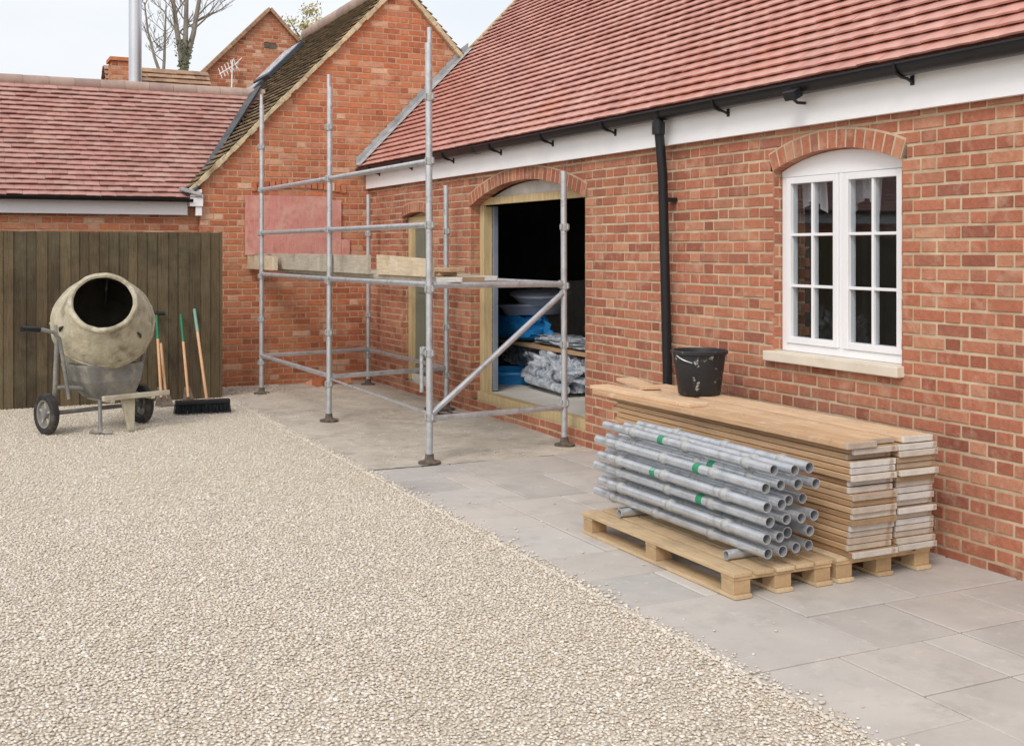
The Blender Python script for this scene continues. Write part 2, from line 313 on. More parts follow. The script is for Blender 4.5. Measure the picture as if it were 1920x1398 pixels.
# ---------------------------------------------------------------- ground
g=MB(); g.box(-400,-300,-.3,400,600,-.03); g.build('ground','field',kind='structure')
g=MB(); g.box(-12,-4,-.028,2.79,14.2,0); g.build('gravel_bed','gravelbase',kind='structure')
g=MB()
nx,ny=40,90
vs=[];fs=[]
for i in range(nx+1):
    for j in range(ny+1):
        x=2.78+(4.84-2.78)*i/nx; y=8.2+(14.1-8.2)*j/ny
        vs.append((x,y,.004+.012*noise.noise(Vector((x*1.3,y*1.3,0)))+.004*noise.noise(Vector((x*7,y*7,3)))))
for i in range(nx):
    for j in range(ny): a=i*(ny+1)+j; fs.append((a,a+ny+1,a+ny+2,a+1))
g.add(vs,fs,.5); g.build('sand_bed','sand',smooth=True,kind='structure')
# flagstones: greedy packing
g=MB(); g.box(2.775,-3,-.028,4.83,8.2,-.005,.5,1)
NC=9; cw=2.03/NC; rows=int((8.19+3)/.225); ch=(8.19+3)/rows; occ=[[0]*rows for _ in range(NC)]
rs=random.Random(37)
for j in range(rows):
    for i in range(NC):
        if occ[i][j]: continue
        opts=[(3,2),(3,3),(2,3),(3,2),(2,2),(4,3),(3,4),(2,2)]; rs.shuffle(opts); opts+=[(2,2),(2,1),(1,2),(1,1)]
        for w,h in opts:
            if i+w<=NC and j+h<=rows and all(not occ[a][b] for a in range(i,i+w) for b in range(j,j+h)):
                if (i+w==NC-1) : continue
                break
        else: w,h=1,1
        for a in range(i,i+w):
            for b in range(j,j+h): occ[a][b]=1
        x0=2.785+i*cw+.005;x1=2.785+(i+w)*cw-.005;y0=-3+j*ch+.005;y1=-3+(j+h)*ch-.005
        z=.006+rs.uniform(-.002,.002);c=.004
        t=[z+rs.uniform(-.001,.001) for _ in range(4)]
        g.add([(x0,y0,-.01),(x1,y0,-.01),(x1,y1,-.01),(x0,y1,-.01),(x0,y0,z-c),(x1,y0,z-c),(x1,y1,z-c),(x0,y1,z-c),(x0+c,y0+c,t[0]),(x1-c,y0+c,t[1]),(x1-c,y1-c,t[2]),(x0+c,y1-c,t[3])],
          [(8,9,10,11),(4,5,9,8),(5,6,10,9),(6,7,11,10),(7,4,8,11),(0,1,5,4),(1,2,6,5),(2,3,7,6),(3,0,4,7)],rs.random(),0)
g.build('paving',['slab','joint'],kind='structure')

# gravel stones (one uncountable mass)
def pebbles():
    rng=np.random.default_rng(3)
    bm=bmesh.new(); bmesh.ops.create_icosphere(bm,subdivisions=1,radius=1); bv=np.array([v.co[:] for v in bm.verts]); bf=np.array([[v.index for v in f.verts] for f in bm.faces]); bm.free()
    P=[]
    def grid(x0,x1,y0,y1,sp):
        xs=np.arange(x0,x1,sp); ys=np.arange(y0,y1,sp); X,Y=np.meshgrid(xs,ys); p=np.stack([X.ravel(),Y.ravel()],1)
        p+=rng.uniform(-.55*sp,.55*sp,p.shape); P.append(p)
    grid(-.4,2.775,2.3,7.5,.0152); grid(-.4,2.775,7.5,13.0,.020); grid(-3,-.4,2.3,13.0,.034)
    e=rng.uniform(0,1,(5500,2)); q=np.stack([2.77+rng.exponential(.022,5500),2.3+e[:,1]*10.9],1); P.append(q)
    e=rng.uniform(0,1,(110,2)); q=np.stack([2.78+rng.exponential(.2,110),2.3+e[:,1]*10.9],1); P.append(q[q[:,0]<4.7])
    q=np.stack([2.77+rng.uniform(0,1,240)*1.9,8.3+rng.uniform(0,1,240)*5.4],1); P.append(q)
    q=np.stack([2.7+rng.uniform(0,1,2200)*.9,13.9-rng.exponential(.22,2200)],1); P.append(q)
    p=np.concatenate(P); n=len(p)
    a=rng.uniform(.0058,.0112,n)*np.where(rng.random(n)<.05,1.4,1); b=a*rng.uniform(.55,.95,n); c=a*rng.uniform(.28,.44,n)
    far=p[:,0]<-.4; a[far]*=1.8;b[far]*=1.8
    th=rng.uniform(0,2*pi,n); tl=rng.uniform(-.25,.25,n)
    V=bv[None]*np.stack([a,b,c],1)[:,None]*(1+rng.uniform(-.25,.25,(n,len(bv),1)))
    ct,st=np.cos(tl)[:,None],np.sin(tl)[:,None]; y=V[:,:,1]*ct-V[:,:,2]*st; z=V[:,:,1]*st+V[:,:,2]*ct
    cc,ss=np.cos(th)[:,None],np.sin(th)[:,None]; x2=V[:,:,0]*cc-y*ss; y2=V[:,:,0]*ss+y*cc
    zz=z+.003+rng.uniform(0,.005,n)[:,None]+np.where(p[:,0]>2.8,.005,0)[:,None]
    V=np.stack([x2+p[:,0:1],y2+p[:,1:2],zz],2).reshape(-1,3)
    F=(bf[None]+(np.arange(n)*len(bv))[:,None,None]).reshape(-1,3)
    me=bpy.data.meshes.new('gravel'); me.vertices.add(len(V)); me.vertices.foreach_set('co',V.astype(np.float32).ravel())
    me.loops.add(F.size); me.loops.foreach_set('vertex_index',F.astype(np.int32).ravel())
    me.polygons.add(len(F)); me.polygons.foreach_set('loop_start',np.arange(0,F.size,3,dtype=np.int32))
    me.polygons.foreach_set('use_smooth',np.ones(len(F),dtype=bool))
    me.update(calc_edges=True); me.validate()
    at=me.attributes.new('rnd','FLOAT','FACE'); at.data.foreach_set('value',np.repeat(rng.random(n),len(bf)).astype(np.float32))
    me.materials.append(M['pebble']); ob=bpy.data.objects.new('gravel',me); C.objects.link(ob)
    tag(ob,'cream and tan gravel spread over the yard','gravel',kind='stuff')
pebbles()

# ---------------------------------------------------------------- main brick building on the right
X0=4.80; YG=13.95
mb_=thing('brick_outbuilding','long single-storey brick building with new clay tiled roof, black gutter and white casement window','building',(6.8,7,0))
win=Arch(4.861,5.975,.93,2.155,.105,.11); dr=Arch(8.44,10.80,.13,2.09,.21,.115); d2=Arch(11.87,12.76,.13,2.03,.05,.11)
holes=lambda z: win.hole(z)+dr.hole(z)+d2.hole(z)
w=MB()
bricks(w,(X0,0,0),(0,1,0),(-1,0,0),lambda z:(-.5,YG-.002),holes,-.02,2.46)
for A in (win,dr,d2):
    A.ring(w,X0,.1)
    for yj,nn in ((A.yc+A.h,-1),(A.yc-A.h,1)):
        bricks(w,(X0,yj,0),(1,0,0),(0,nn,0),lambda z:(.0,.3),lambda z:[],A.z0,A.sp+.02)
bricks(w,(X0,-.5,0),(1,0,0),(0,-1,0),lambda z:(0,7),lambda z:[],0,2.46)
w.build('wall',['brick','mortar'],mb_)
w=MB()
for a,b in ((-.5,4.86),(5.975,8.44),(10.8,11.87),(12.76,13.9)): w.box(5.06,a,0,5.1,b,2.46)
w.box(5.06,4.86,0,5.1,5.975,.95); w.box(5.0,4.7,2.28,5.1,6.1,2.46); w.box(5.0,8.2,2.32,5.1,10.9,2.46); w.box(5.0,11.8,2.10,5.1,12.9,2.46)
w.box(5.1,-.45,2.46,11.8,13.9,2.5); w.box(9.2,-.4,0,9.3,13.9,2.46); w.box(5.1,7.9,.2,9.2,8.0,2.46); w.box(5.1,13.8,.2,9.2,13.9,2.46); w.box(5.1,-.4,.2,9.2,-.3,2.46)  # cross wall between doorway and window is added to keep the interior dark
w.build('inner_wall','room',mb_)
w=MB(); w.box(6.3,4.0,.2,6.36,7.89,2.45); w.box(6.28,5.9,.2,6.299,6.9,2.1); w.build('added_partition','plaster',mb_)  # wall added behind the window, its blue-grey lightens panes like a reflection
w=MB(); w.box(4.88,-.3,-.02,9.2,13.8,.2); w.build('floor','floorc',mb_)
# roof
tn=1.03; sl=Vector((1,0,tn)).normalized(); nn=Vector((-tn,0,1)).normalized()
EX,EZ=4.65,2.665; rx=8.3; Ls=(rx-EX)/sl.x
w=MB(); tiles(w,(EX,YG-.01,EZ),(0,-1,0),sl,nn,YG+.6,Ls,B=.028)
rz=EZ+tn*(rx-EX)
w.add([(EX+.02,YG,EZ-.01),(rx,YG,rz-.03),(rx,-.6,rz-.03),(EX+.02,-.6,EZ-.01),(2*rx-EX,YG,EZ-.01),(2*rx-EX,-.6,EZ-.01)],[(0,1,2,3),(1,4,5,2)],.4)
roof=w.build('roof','tile',mb_)
w=MB()
for i in range(48): w.path([(rx,-.6+i*.305,rz+.0),(rx,-.6+i*.305+.3,rz+.005)],.11,10)
w.build('ridge_tiles','ridge',roof,smooth=True)
w=MB(); w.prismy([(5.0,2.46),(rx,rz-.1),(2*rx-5.0,2.46)],-.5,-.45); w.build('near_gable_wall','brick',mb_)
w=MB(); w.prismy([(6.2,4.0),(rx,rz-.04),(2*rx-5.0,2.46),(6.2,2.46)],YG-.05,YG-.01); w.build('far_gable_wall','brick',mb_)
w=MB(); nst=15
for i in range(nst):
    x=4.62+i/nst*1.53; x2=x+1.53/nst*1.12
    z=EZ+tn*(x-EX); z2=EZ+tn*(x2-EX)
    w.add([(x,YG-.17,z+.07),(x2,YG-.17,z2+.065),(x2,YG-.012,z2+.075),(x,YG-.012,z+.08),(x,YG-.018-.003*(i%2),z+.18),(x2,YG-.018-.003*(i%2),z2+.15)],[(0,1,2,3),(3,2,5,4)])
w.build('lead_flashing','lead',mb_)
w=MB()
for i in range(26):
    x=6.10+i*.09; z=EZ+tn*(x-EX); w.obox((x,YG+.02,z+.01),sl*.06,(0,.035,0),nn*.04)
w.build('verge','verge',mb_)
w=MB(); w.box(4.745,-.5,2.415,4.785,YG-.02,2.62); w.build('fascia','white',mb_)
def gutter(mb,p0,p1,r,side):
    p0=Vector(p0);p1=Vector(p1);n=10;vs=[]
    out=Vector(side)
    for rr in (r,r-.006):
        for p in (p0,p1):
            for k in range(n+1):
                a=pi*k/n; vs.append(p+out*(rr*cos(a))+Vector((0,0,-rr*sin(a))))
    N=n+1; fs=[]
    for k in range(n): fs.append((k,k+1,N+k+1,N+k)); fs.append((2*N+k,3*N+k,3*N+k+1,2*N+k+1))
    fs.append((0,N,3*N,2*N)); fs.append((n,2*N+n,3*N+n,N+n))
    mb.add(vs,fs,.5)
w=MB(); gutter(w,(4.675,-.5,2.66),(4.675,YG-.03,2.66),.067,(-1,0,0))
w.box(4.600,-.5,2.652,4.609,YG-.03,2.664); gt=w.build('gutter','black',mb_,smooth=True)
for y in (4.72,6.38,7.85,8.9,9.95,11.1,12.3,13.4,3.6):
    w=MB(); w.path([(4.742,y,2.565),(4.70,y,2.583),(4.66,y,2.588),(4.615,y,2.607),(4.60,y,2.66)],.009,8); w.box(4.736,y-.012,2.548,4.744,y+.012,2.60)
    w.build('bracket','black',gt,smooth=True)
for y in (2.5,7.11,10.4):
    w=MB(); gutter(w,(4.675,y-.06,2.662),(4.675,y+.06,2.662),.074,(-1,0,0)); w.build('joint_clip','black',gt,smooth=True)
w=MB(); w.path([(4.66,7.11,2.61),(4.665,7.11,2.52),(4.70,7.115,2.2),(4.745,7.12,.75),(4.75,7.12,.02)],.036,16); dp=w.build('downpipe','black',mb_,smooth=True)
w=MB(); w.lathe([(0,.037),(0,.048),(.09,.048),(.09,.037)],(4.66,7.11,2.49),(0,0,1),20); w.build('pipe_socket','black',dp,smooth=True)
w=MB(); w.box(4.715,7.07,2.0,4.80,7.17,2.03); w.build('pipe_clip','black',dp,bevel=.004)
w=MB(); w.obox((4.60,5.55,2.59),(.028,.0,.015),(0,.055,0),(-.015,0,.026)); fl=w.build('floodlight','black',mb_,bevel=.008)
w=MB(); w.path([(4.74,5.6,2.55),(4.68,5.6,2.55),(4.62,5.58,2.575)],.010,8); w.build('light_arm','black',fl)
w=MB(); w.obox((4.577,5.55,2.576),(.003,0,.002),(0,.045,0),(-.011,0,.018)); w.build('light_lens','clear',fl)
# window
fx0,fx1=4.868,4.93
w=MB()
a,b=4.863,5.973; zb=1.0; zt=2.115
w.box(fx0,a,zb,fx1,a+.05,zt); w.box(fx0,b-.05,zb,fx1,b,zt); w.box(fx0,a+.05,zb,fx1,b-.05,zb+.05)
w.box(fx0,(a+b)/2-.022,zb+.05,fx1,(a+b)/2+.022,zt-.0)
w.prism(win.poly(zt,12,.002),fx0-.002,fx1)
wn=w.build('window','upvc',mb_,bevel=.004)
for (s0,s1) in ((a+.052,(a+b)/2-.024),((a+b)/2+.024,b-.052)):
    w=MB(); x0,x1=fx0-.012,fx1-.01; z0,z1=zb+.052,zt-.003; t=.042
    w.box(x0,s0,z0,x1,s0+t,z1); w.box(x0,s1-t,z0,x1,s1,z1); w.box(x0,s0+t,z0,x1,s1-t,z0+t); w.box(x0,s0+t,z1-t,x1,s1-t,z1)
    m=(s0+s1)/2; w.box(x0+.008,m-.009,z0+t,x1-.008,m+.009,z1-t)
    for k in (1,2):
        z=z0+t+(z1-z0-2*t)*k/3
        w.box(x0+.009,s0+t,z-.009,x1-.009,m-.009,z+.009); w.box(x0+.009,m+.009,z-.009,x1-.009,s1-t,z+.009)
    w.build('sash','upvc',wn,bevel=.003)
    w=MB(); X=x0+.026; w.add([(X,s0+t-.005,z0+t-.005),(X,s0+t-.005,z1-t+.005),(X,s1-t+.005,z1-t+.005),(X,s1-t+.005,z0+t-.005)],[(0,1,2,3)],.5); w.build('pane','glass',wn)
w=MB(); w.box(4.745,4.84,.935,4.90,6.02,.998); w.build('window_sill','stone',wn,bevel=.006)
def curtain(y0,y1,z0,z1,seed,drape):
    w=MB(); n,mm=60,14; vs=[];fs=[]
    for i in range(n+1):
        for j in range(mm+1):
            t=i/n; q=j/mm; y=y0+(y1-y0)*t; zl=z0+drape*(sin(pi*t)); z=z1+(zl-z1)*q
            vs.append((5.01+.018*sin(t*26+seed+q*1.5),y,z))
    for i in range(n):
        for j in range(mm): k=i*(mm+1)+j; fs.append((k,k+1,k+mm+2,k+mm+1))
    w.add(vs,fs,.5); w.build('curtain','cloth',wn,smooth=True)
curtain(5.72,5.95,1.88,2.14,0,.08); curtain(5.24,5.48,1.86,2.14,2,.1)
w=MB(); w.blob((5.25,6.15,1.12),(.1,.16,.14),.8,3,.3,c=.5); w.blob((5.25,5.75,1.10),(.08,.1,.12),.6,5,.3,c=.5); w.build('reflection_blobs','slate',wn,smooth=True)  # dark blobs added behind the lower panes in place of reflected greenery
w=MB(); w.box(5.11,4.9,.9,5.4,6.6,.97); w.build('inside_ledge','white',wn)
# wide doorway
w=MB(); fx=4.90
w.box(fx,10.70,.14,fx+.1,10.795,2.10); w.box(fx,8.445,.14,fx+.1,8.53,2.10); w.box(fx,8.445,2.10,fx+.1,10.795,2.175)
fr=w.build('door_frame','frame_wood',mb_,bevel=.004)
w=MB(); w.prism(dr.poly(2.178,14,.004),fx+.03,fx+.06); w.build('arch_infill','insul',fr)
w=MB(); w.box(4.83,8.445,.10,4.93,10.69,.215); w.build('threshold','frame_wood',fr,bevel=.005)
w=MB(); w.box(5.003,10.67,.215,5.05,10.70,2.09); w.build('damp_membrane','greybox',fr)
w=MB(); w.box(4.82,8.445,0,5.05,10.79,.098); w.build('plinth','floorc',mb_)
# narrow doorway
w=MB(); w.box(fx-.03,12.66,.13,fx+.07,12.755,2.03); w.box(fx-.03,11.875,.13,fx+.07,11.95,2.03); w.box(fx-.03,11.95,1.95,fx+.07,12.66,2.03); w.prism(d2.poly(2.031,8,.004),fx,fx+.06)
fr2=w.build('door_frame','frame_wood',mb_,bevel=.004)
w=MB(); w.box(fx+.02,11.955,.22,fx+.06,12.655,1.945); dl=w.build('door','greendoor',mb_,bevel=.003)
w=MB(); w.box(fx+.012,12.05,1.15,fx+.02,12.2,1.85); w.box(fx+.012,12.05,.3,fx+.02,12.2,1.0);w.box(fx+.012,12.35,1.15,fx+.02,12.55,1.85); w.box(fx+.012,12.35,.3,fx+.02,12.55,1.0); w.build('door_panel','greendoor',dl,bevel=.004)

# ---------------------------------------------------------------- old gable building
gx0,gx1,gp=2.69,7.72,5.20; ge,gz=2.47,5.06; gs=(gz-ge)/(gp-gx0)
GB=thing('gabled_brick_barn','tall old brick gable end with mossy verge between the two tiled roofs','building',((gx0+gx1)/2,16,0))
def gext(z):
    if z<ge: return (gx0,gx1)
    w_=(z-ge)/gs; return (gx0+w_,gx1-w_)
w=MB(); bricks(w,(0,YG,0),(1,0,0),(0,-1,0),gext,lambda z:[],-.02,gz-.03,.1)
bricks(w,(gx0,YG,0),(0,1,0),(-1,0,0),lambda z:(0,4.2),lambda z:[],0,ge)
w.prismy([(gx0+.03,0),(gx1,0),(gx1,ge),(gp,gz-.02),(gx0+.03,ge)],YG+.03,18.15,.5,1)
w.build('wall',['brick_old','mortar_old'],GB)
gl=Vector((1,0,gs)).normalized(); gn=Vector((-gs,0,1)).normalized(); gL=(gp-gx0+.12)/gl.x
w=MB(); tiles(w,(gx0-.12,18.25,ge-.12*gs+.02),(0,-1,0),gl,gn,18.25-YG+.06,gL,jit=2)
grr=Vector((-1,0,gs)).normalized(); gnr=Vector((gs,0,1)).normalized()
tiles(w,(gx1+.12,YG-.06,ge-.12*gs+.02),(0,1,0),grr,gnr,18.25-YG+.06,gL,jit=2)
gr=w.build('roof','tile_moss',GB)
w=MB()
for i in range(14): w.path([(gp,YG-.08+i*.31,gz+.04),(gp,YG-.08+i*.31+.3,gz+.045)],.1,10)
w.build('ridge_tiles','ridge',gr,smooth=True)
for sgn,ax,an,xs in ((1,gl,gn,gx0-.12),(-1,grr,gnr,gx1+.12)):
    w=MB(); n=int(gL/.1)
    for i in range(n):
        p=Vector((xs,0,ge-.12*gs))+ax*(i*.1+.05)
        w.obox((p.x,YG-.035+random.uniform(-.008,.006),p.z-.012+random.uniform(-.006,.006)),ax*.052,(0,.035,0),an*random.uniform(.022,.034))
    w.build('verge','verge',GB,bevel=.006)
for k in (-1,1):
    c=Vector((4.28+.30*k,17.35,0)); c.z=ge+gs*(c.x-gx0)
    c=c+gn*.085
    w=MB(); w.obox(c,gl*.38,(0,.45,0),gn*.035); rl=w.build('rooflight','slate',GB,bevel=.01)
    w=MB(); w.obox(c+gn*.037,gl*.33,(0,.40,0),gn*.004); w.build('rooflight_glass','clear',rl)
w=MB(); w.box(gx0-.13,YG-.09,2.16,gx0+.02,YG+.1,2.30); w.box(gx0-.06,YG-.07,2.05,gx0+.01,YG-.01,2.36); w.build('box_end','white',GB,bevel=.004)
w=MB(); w.obox((gx0-.12,YG-.05,2.33),(.12,0,-.03),(0,.08,0),(0,0,.025)); w.build('lead_valley_end','lead',GB,bevel=.01)
w=MB(); w.box(3.22,YG-.035,1.585,4.30,YG-.012,2.31); w.box(4.303,YG-.033,1.585,4.42,YG-.012,2.27); w.box(4.423,YG-.03,1.585,4.53,YG-.012,1.78); w.build('salmon_panel','patch',GB)
w=MB()
for i in range(16): 
    x=3.3+i*.075; z=2.36+.05*sin(pi*i/15); w.box(x,YG-.02,z,x+.062,YG-.004,z+.1)
w.build('relieving_arch','brick_old',GB)

# ---------------------------------------------------------------- low tiled range on the left
LB=thing('low_tiled_range','low brick range with pinkish tiled roof and white fascia behind the fence','building',(-2,15.5,0))
YL=14.06
w=MB(); bricks(w,(0,YL,0),(1,0,0),(0,-1,0),lambda z:(-8,gx0-.0),lambda z:[],1.35,2.15,.05)
w.box(-8,YL+.01,-.02,gx0-.01,17.4,1.349,.5,1); w.box(-8,YL+.01,1.35,gx0-.01,17.4,2.1,.5,1)
w.build('wall',['brick_old','mortar_old'],LB)
lt=.83; ls=Vector((0,1,lt)).normalized(); ln=Vector((0,-lt,1)).normalized()
ly,lz=13.88,2.235; ry=15.72; lL=(ry-ly)/ls.y; rzl=lz+lt*(ry-ly)
w=MB()
def lclip(x,s):
    X=-8+x; z=lz+s*ls.z; return not (X>gx0 and z < ge+gs*(X-gx0)-.12)
tiles(w,(-8,ly,lz),(1,0,0),ls,ln,12.0,lL,g=.1,clip=lclip,jit=2.2,B=.028)
w.add([(-8,ly+.02,lz-.01),(gx0-.01,ly+.02,lz-.01),(3.8,ry,rzl-.03),(-8,ry,rzl-.03),(-8,2*ry-ly,lz),(gx0,2*ry-ly,lz)],[(0,1,2,3),(3,2,5,4)],.5)
lr=w.build('roof','tile_pink',LB)
w=MB()
for i in range(39): w.path([(-8+i*.305,ry,rzl-.0),(-8+i*.305+.302,ry,rzl+.004)],.08,10)
w.build('ridge_tiles','ridge',lr,smooth=True)
w=MB(); v0=Vector((2.60,13.86,2.27)); v1=Vector((3.82,15.72,3.80)); dv_=(v1-v0)/10
for i in range(10):
    p=v0+dv_*i; w.obox(p+dv_*.5+Vector((-.03,-.02,.05)),dv_*.53,(.055,-.02,.03),(-.006,-.006,.01))
w.build('lead_valley','darklead',LB)
w=MB(); w.box(-8,YL-.08,2.06,gx0-.14,YL-.05,2.225); w.build('fascia','white',LB)
w=MB(); gutter(w,(-8,13.86,2.245),(gx0-.1,13.86,2.245),.04,(0,-1,0)); w.build('gutter','black',LB,smooth=True)
w=MB(); w.lathe([(0,.085),(2.2,.085),(2.2,.092),(2.26,.092),(2.26,.085),(4.5,.085),(4.5,.02)],(2.28,16.3,2.95),(0,0,1),28); fu=w.build('flue','steel_flue',LB,smooth=True)
w=MB(); w.lathe([(0,.2),(.12,.11),(.2,.095),(.2,.084)],(2.28,16.3,3.28),(0,0,1),24); w.build('flue_collar','lead',fu,smooth=True)

# ---------------------------------------------------------------- house behind
RB=thing('rear_gabled_house','orange brick gabled house rising behind the low tiled range','house',(5.55,25,0))
px_,pz=5.55,6.28; rs_=1.03; re=3.0; rhalf=(pz-re)/rs_
def rext(z):
    if z<re: return (px_-rhalf,px_+rhalf)
    w_=(z-re)/rs_; return (px_-rhalf+w_,px_+rhalf-w_)
w=MB(); bricks(w,(0,22,0),(1,0,0),(0,-1,0),rext,lambda z:[(5.45,5.68)] if 5.52<z<5.60 else [],2.4,pz-.02)
w.prismy([(px_-rhalf,0),(px_+rhalf,0),(px_+rhalf,re),(px_,pz-.03),(px_-rhalf,re)],22.03,22.24,.5,1)
w.prismy([(px_-rhalf,0),(px_+rhalf,0),(px_+rhalf,re-.75),(px_,pz-.8),(px_-rhalf,re-.75)],22.25,29,.5,1)
bricks(w,(2.43,0,0),(0,1,0),(-1,0,0),lambda z:(19.6,21.9) if z<3.6 else (19.6+(z-3.6)/.95,22.0),lambda z:[],2.4,4.6)
w.box(2.46,19.65,0,4.2,21.95,3.5,.5,1)
w.build('wall',['brick_old','mortar_old'],RB)
ra=Vector((1,0,rs_)).normalized(); rn=Vector((-rs_,0,1)).normalized(); rL=rhalf/ra.x+.15
ra2=Vector((-1,0,rs_)).normalized(); rn2=Vector((rs_,0,1)).normalized()
w=MB(); tiles(w,(px_-rhalf-.1,29,re-.85),(0,-1,0),ra,rn,6.74,rL,g=.13,tw=.2,jit=2)
tiles(w,(px_+rhalf+.1,22.26,re-.85),(0,1,0),ra2,rn2,6.74,rL,g=.13,tw=.2,jit=2)
w.build('roof','tile_moss',RB)
w=MB(); tiles(w,(2.38,19.5,3.60),(1,0,0),Vector((0,1,.95)),Vector((0,-.95,1)),1.75,1.72,g=.13,tw=.2,jit=2); w.build('wing_roof','tile_brown',RB)
w=MB(); tiles(w,(4.13,22.1,3.60),(-1,0,0),Vector((0,-1,.95)),Vector((0,.95,1)),1.75,1.7,g=.13,tw=.2,jit=2); w.build('wing_roof','tile_brown',RB)
w=MB(); cx0,cx1,cy0,cy1=2.42,2.76,19.95,20.4
bricks(w,(0,cy0,0),(1,0,0),(0,-1,0),lambda z:(cx0,cx1),lambda z:[],3.7,4.76); bricks(w,(cx0,0,0),(0,1,0),(-1,0,0),lambda z:(cy0,cy1),lambda z:[],3.7,4.76)
bricks(w,(cx1,0,0),(0,1,0),(1,0,0),lambda z:(cy0,cy1),lambda z:[],3.7,4.76); w.box(cx0-.03,cy0-.03,4.76,cx1+.03,cy1+.03,4.82)
w.build('chimney',['brick_old','mortar_old'],RB)
for ax,an,xs in ((ra,rn,px_-rhalf-.08),(ra2,rn2,px_+rhalf+.08)):
    w=MB()
    for i in range(int(rL/.13)):
        p=Vector((xs,22.08,re-.09))+ax*(i*.13+.06); w.obox(p,ax*.068,(0,.17,0),an*.03)
    w.build('verge','tile_brown',RB)
w=MB(); w.box(5.45,21.97,5.52,5.68,22.0,5.6); w.build('vent','rust',RB)
w=MB(); A=Vector((4.78,21.8,4.85))
w.path([A+Vector((0,0,-.45)),A+Vector((.02,0,.36))],.014,6)
w.path([A+Vector((-.24,-.1,.06)),A+Vector((.16,.1,.34))],.009,6)
for i in range(6):
    c=A+Vector((-.22+i*.062,-.08+i*.03,.08+i*.044)); w.path([c+Vector((.025,-.05,-.1)),c+Vector((-.025,.05,.1))],.006,5)
for s_ in (-1,1): w.path([A+Vector((.1,.08,.3)),A+Vector((.2+.02*s_,.1,.3+s_*.13))],.007,5)
w.build('television_aerial','white',RB)

# ---------------------------------------------------------------- trees
def tree_bare(loc,h,label,seed,leans,r0,fork,ivy=True):
    rg=random.Random(seed); t=thing('bare_tree',label,'tree',loc); w=MB(); w2=MB(); O=Vector(loc)
    def br(p,d,l,r,k):
        pts=[p];rr=[r];q=p.copy();dd=d.copy();n=5
        for i in range(n):
            dd=(dd+Vector((rg.uniform(-.2,.2),rg.uniform(-.2,.2),rg.uniform(-.04,.14)))).normalized(); q=q+dd*l/n; pts.append(q.copy()); rr.append(max(.006,r*(1-.5*(i+1)/n)))
        w2.path(pts,rr,6 if k>1 else 4,cap=False)
        if k==0: return
        for i in range(3):
            j=rg.randint(1,n); a=rg.uniform(0,2*pi); sp=rg.uniform(.5,1.1)
            nd=(dd+Vector((cos(a)*sp,sin(a)*sp,rg.uniform(-.1,.35)))).normalized(); br(pts[j],nd,l*rg.uniform(.5,.7),rr[j]*.55,k-1)
    F=O+Vector((0,0,fork)); w.path([O,O+Vector((.05,0,fork*.5)),F],[r0*1.2,r0,r0*.9],10)
    for ln in leans:
        L=h-fork; pts=[F,F+Vector((ln*.45,0,L*.3)),F+Vector((ln*.8,.1,L*.65)),F+Vector((ln,0,L))]; rr=[r0*.75,r0*.6,r0*.45,r0*.25]
        w.path(pts,rr,8)
        for i in range(6):
            f=rg.uniform(.1,1); s=f*2.999; j=int(s); p=pts[j].lerp(pts[j+1],s-j); a=rg.uniform(0,2*pi)
            br(p,Vector((cos(a)*.9,sin(a)*.9,.7)).normalized(),L*rg.uniform(.22,.36),r0*.22*(1.2-f*.5),3 if i%2 else 2)
    w.build('trunk','bark',t,smooth=True); w2.build('crown','bark',t)
    if ivy:
        w3=MB()
        for i in range(700):
            z=rg.uniform(fork*.85,fork+(h-fork)*.25); a=rg.uniform(0,2*pi); rr=r0*rg.uniform(.6,1.3); ln=leans[rg.randrange(len(leans))]; q=max(0,(z-fork)/(h-fork)); p=O+Vector((ln*q*1.4+cos(a)*rr,sin(a)*rr,z)); s=.05
            e1=Vector((rg.uniform(-1,1),rg.uniform(-1,1),rg.uniform(-1,1))).normalized()*s; e2=e1.orthogonal().normalized()*s*.7
            w3.add([p-e1,p+e2,p+e1,p-e2],[(0,1,2,3)],rg.random())
        w3.build('ivy','ivy',t)
tree_bare((6.95,38.8,-.03),11.5,'taller bare tree with ivy-clad trunk, right of the steel flue',4,(-.45,.15,.7),.14,7.6)
tree_bare((6.0,37.0,-.03),9.3,'smaller bare tree close beside the steel flue',9,(-.55,.1),.075,6.9,ivy=False)
def leafy(loc,cz,r,label,seed,n=2600):
    rg=random.Random(seed); t=thing('leafy_tree',label,'tree',loc); O=Vector(loc); w=MB(); w.path([O,O+Vector((0,0,cz*.6)),O+Vector((.1,0,cz+r*.3))],[.2,.15,.05],8)
    for i in range(26):
        a=rg.uniform(0,2*pi); z=cz-r*.6+rg.uniform(0,r*.9); w.path([O+Vector((0,0,z-.5)),O+Vector((cos(a)*r*.5,sin(a)*r*.5,z)),O+Vector((cos(a)*r*.85,sin(a)*r*.85,z+r*.5*rg.random()))],[.05,.03,.01],5)
    w.build('trunk','bark',t); w=MB(); cl=[]
    for i in range(90):
        v=Vector((rg.gauss(0,1),rg.gauss(0,1),rg.gauss(0,1))).normalized()*r*rg.uniform(.2,1); cl.append((v,rg.uniform(.12,.3)*r))
    for i in range(n):
        c,cr=rg.choice(cl); p=O+Vector((0,0,cz))+c+Vector((rg.gauss(0,1),rg.gauss(0,1),rg.gauss(0,1)))*cr*.45; s=rg.uniform(.035,.06)
        e1=Vector((rg.uniform(-1,1),rg.uniform(-1,1),rg.uniform(-1,1))).normalized()*s; e2=e1.orthogonal().normalized()*s*.7
        w.add([p-e1,p+e2,p+e1,p-e2],[(0,1,2,3)],rg.random())
    w.build('crown','autumn',t)
leafy((9.95,34,-.03),7.75,1.3,'pale yellowish leafy tree top showing between the two brick gables',3,7000)

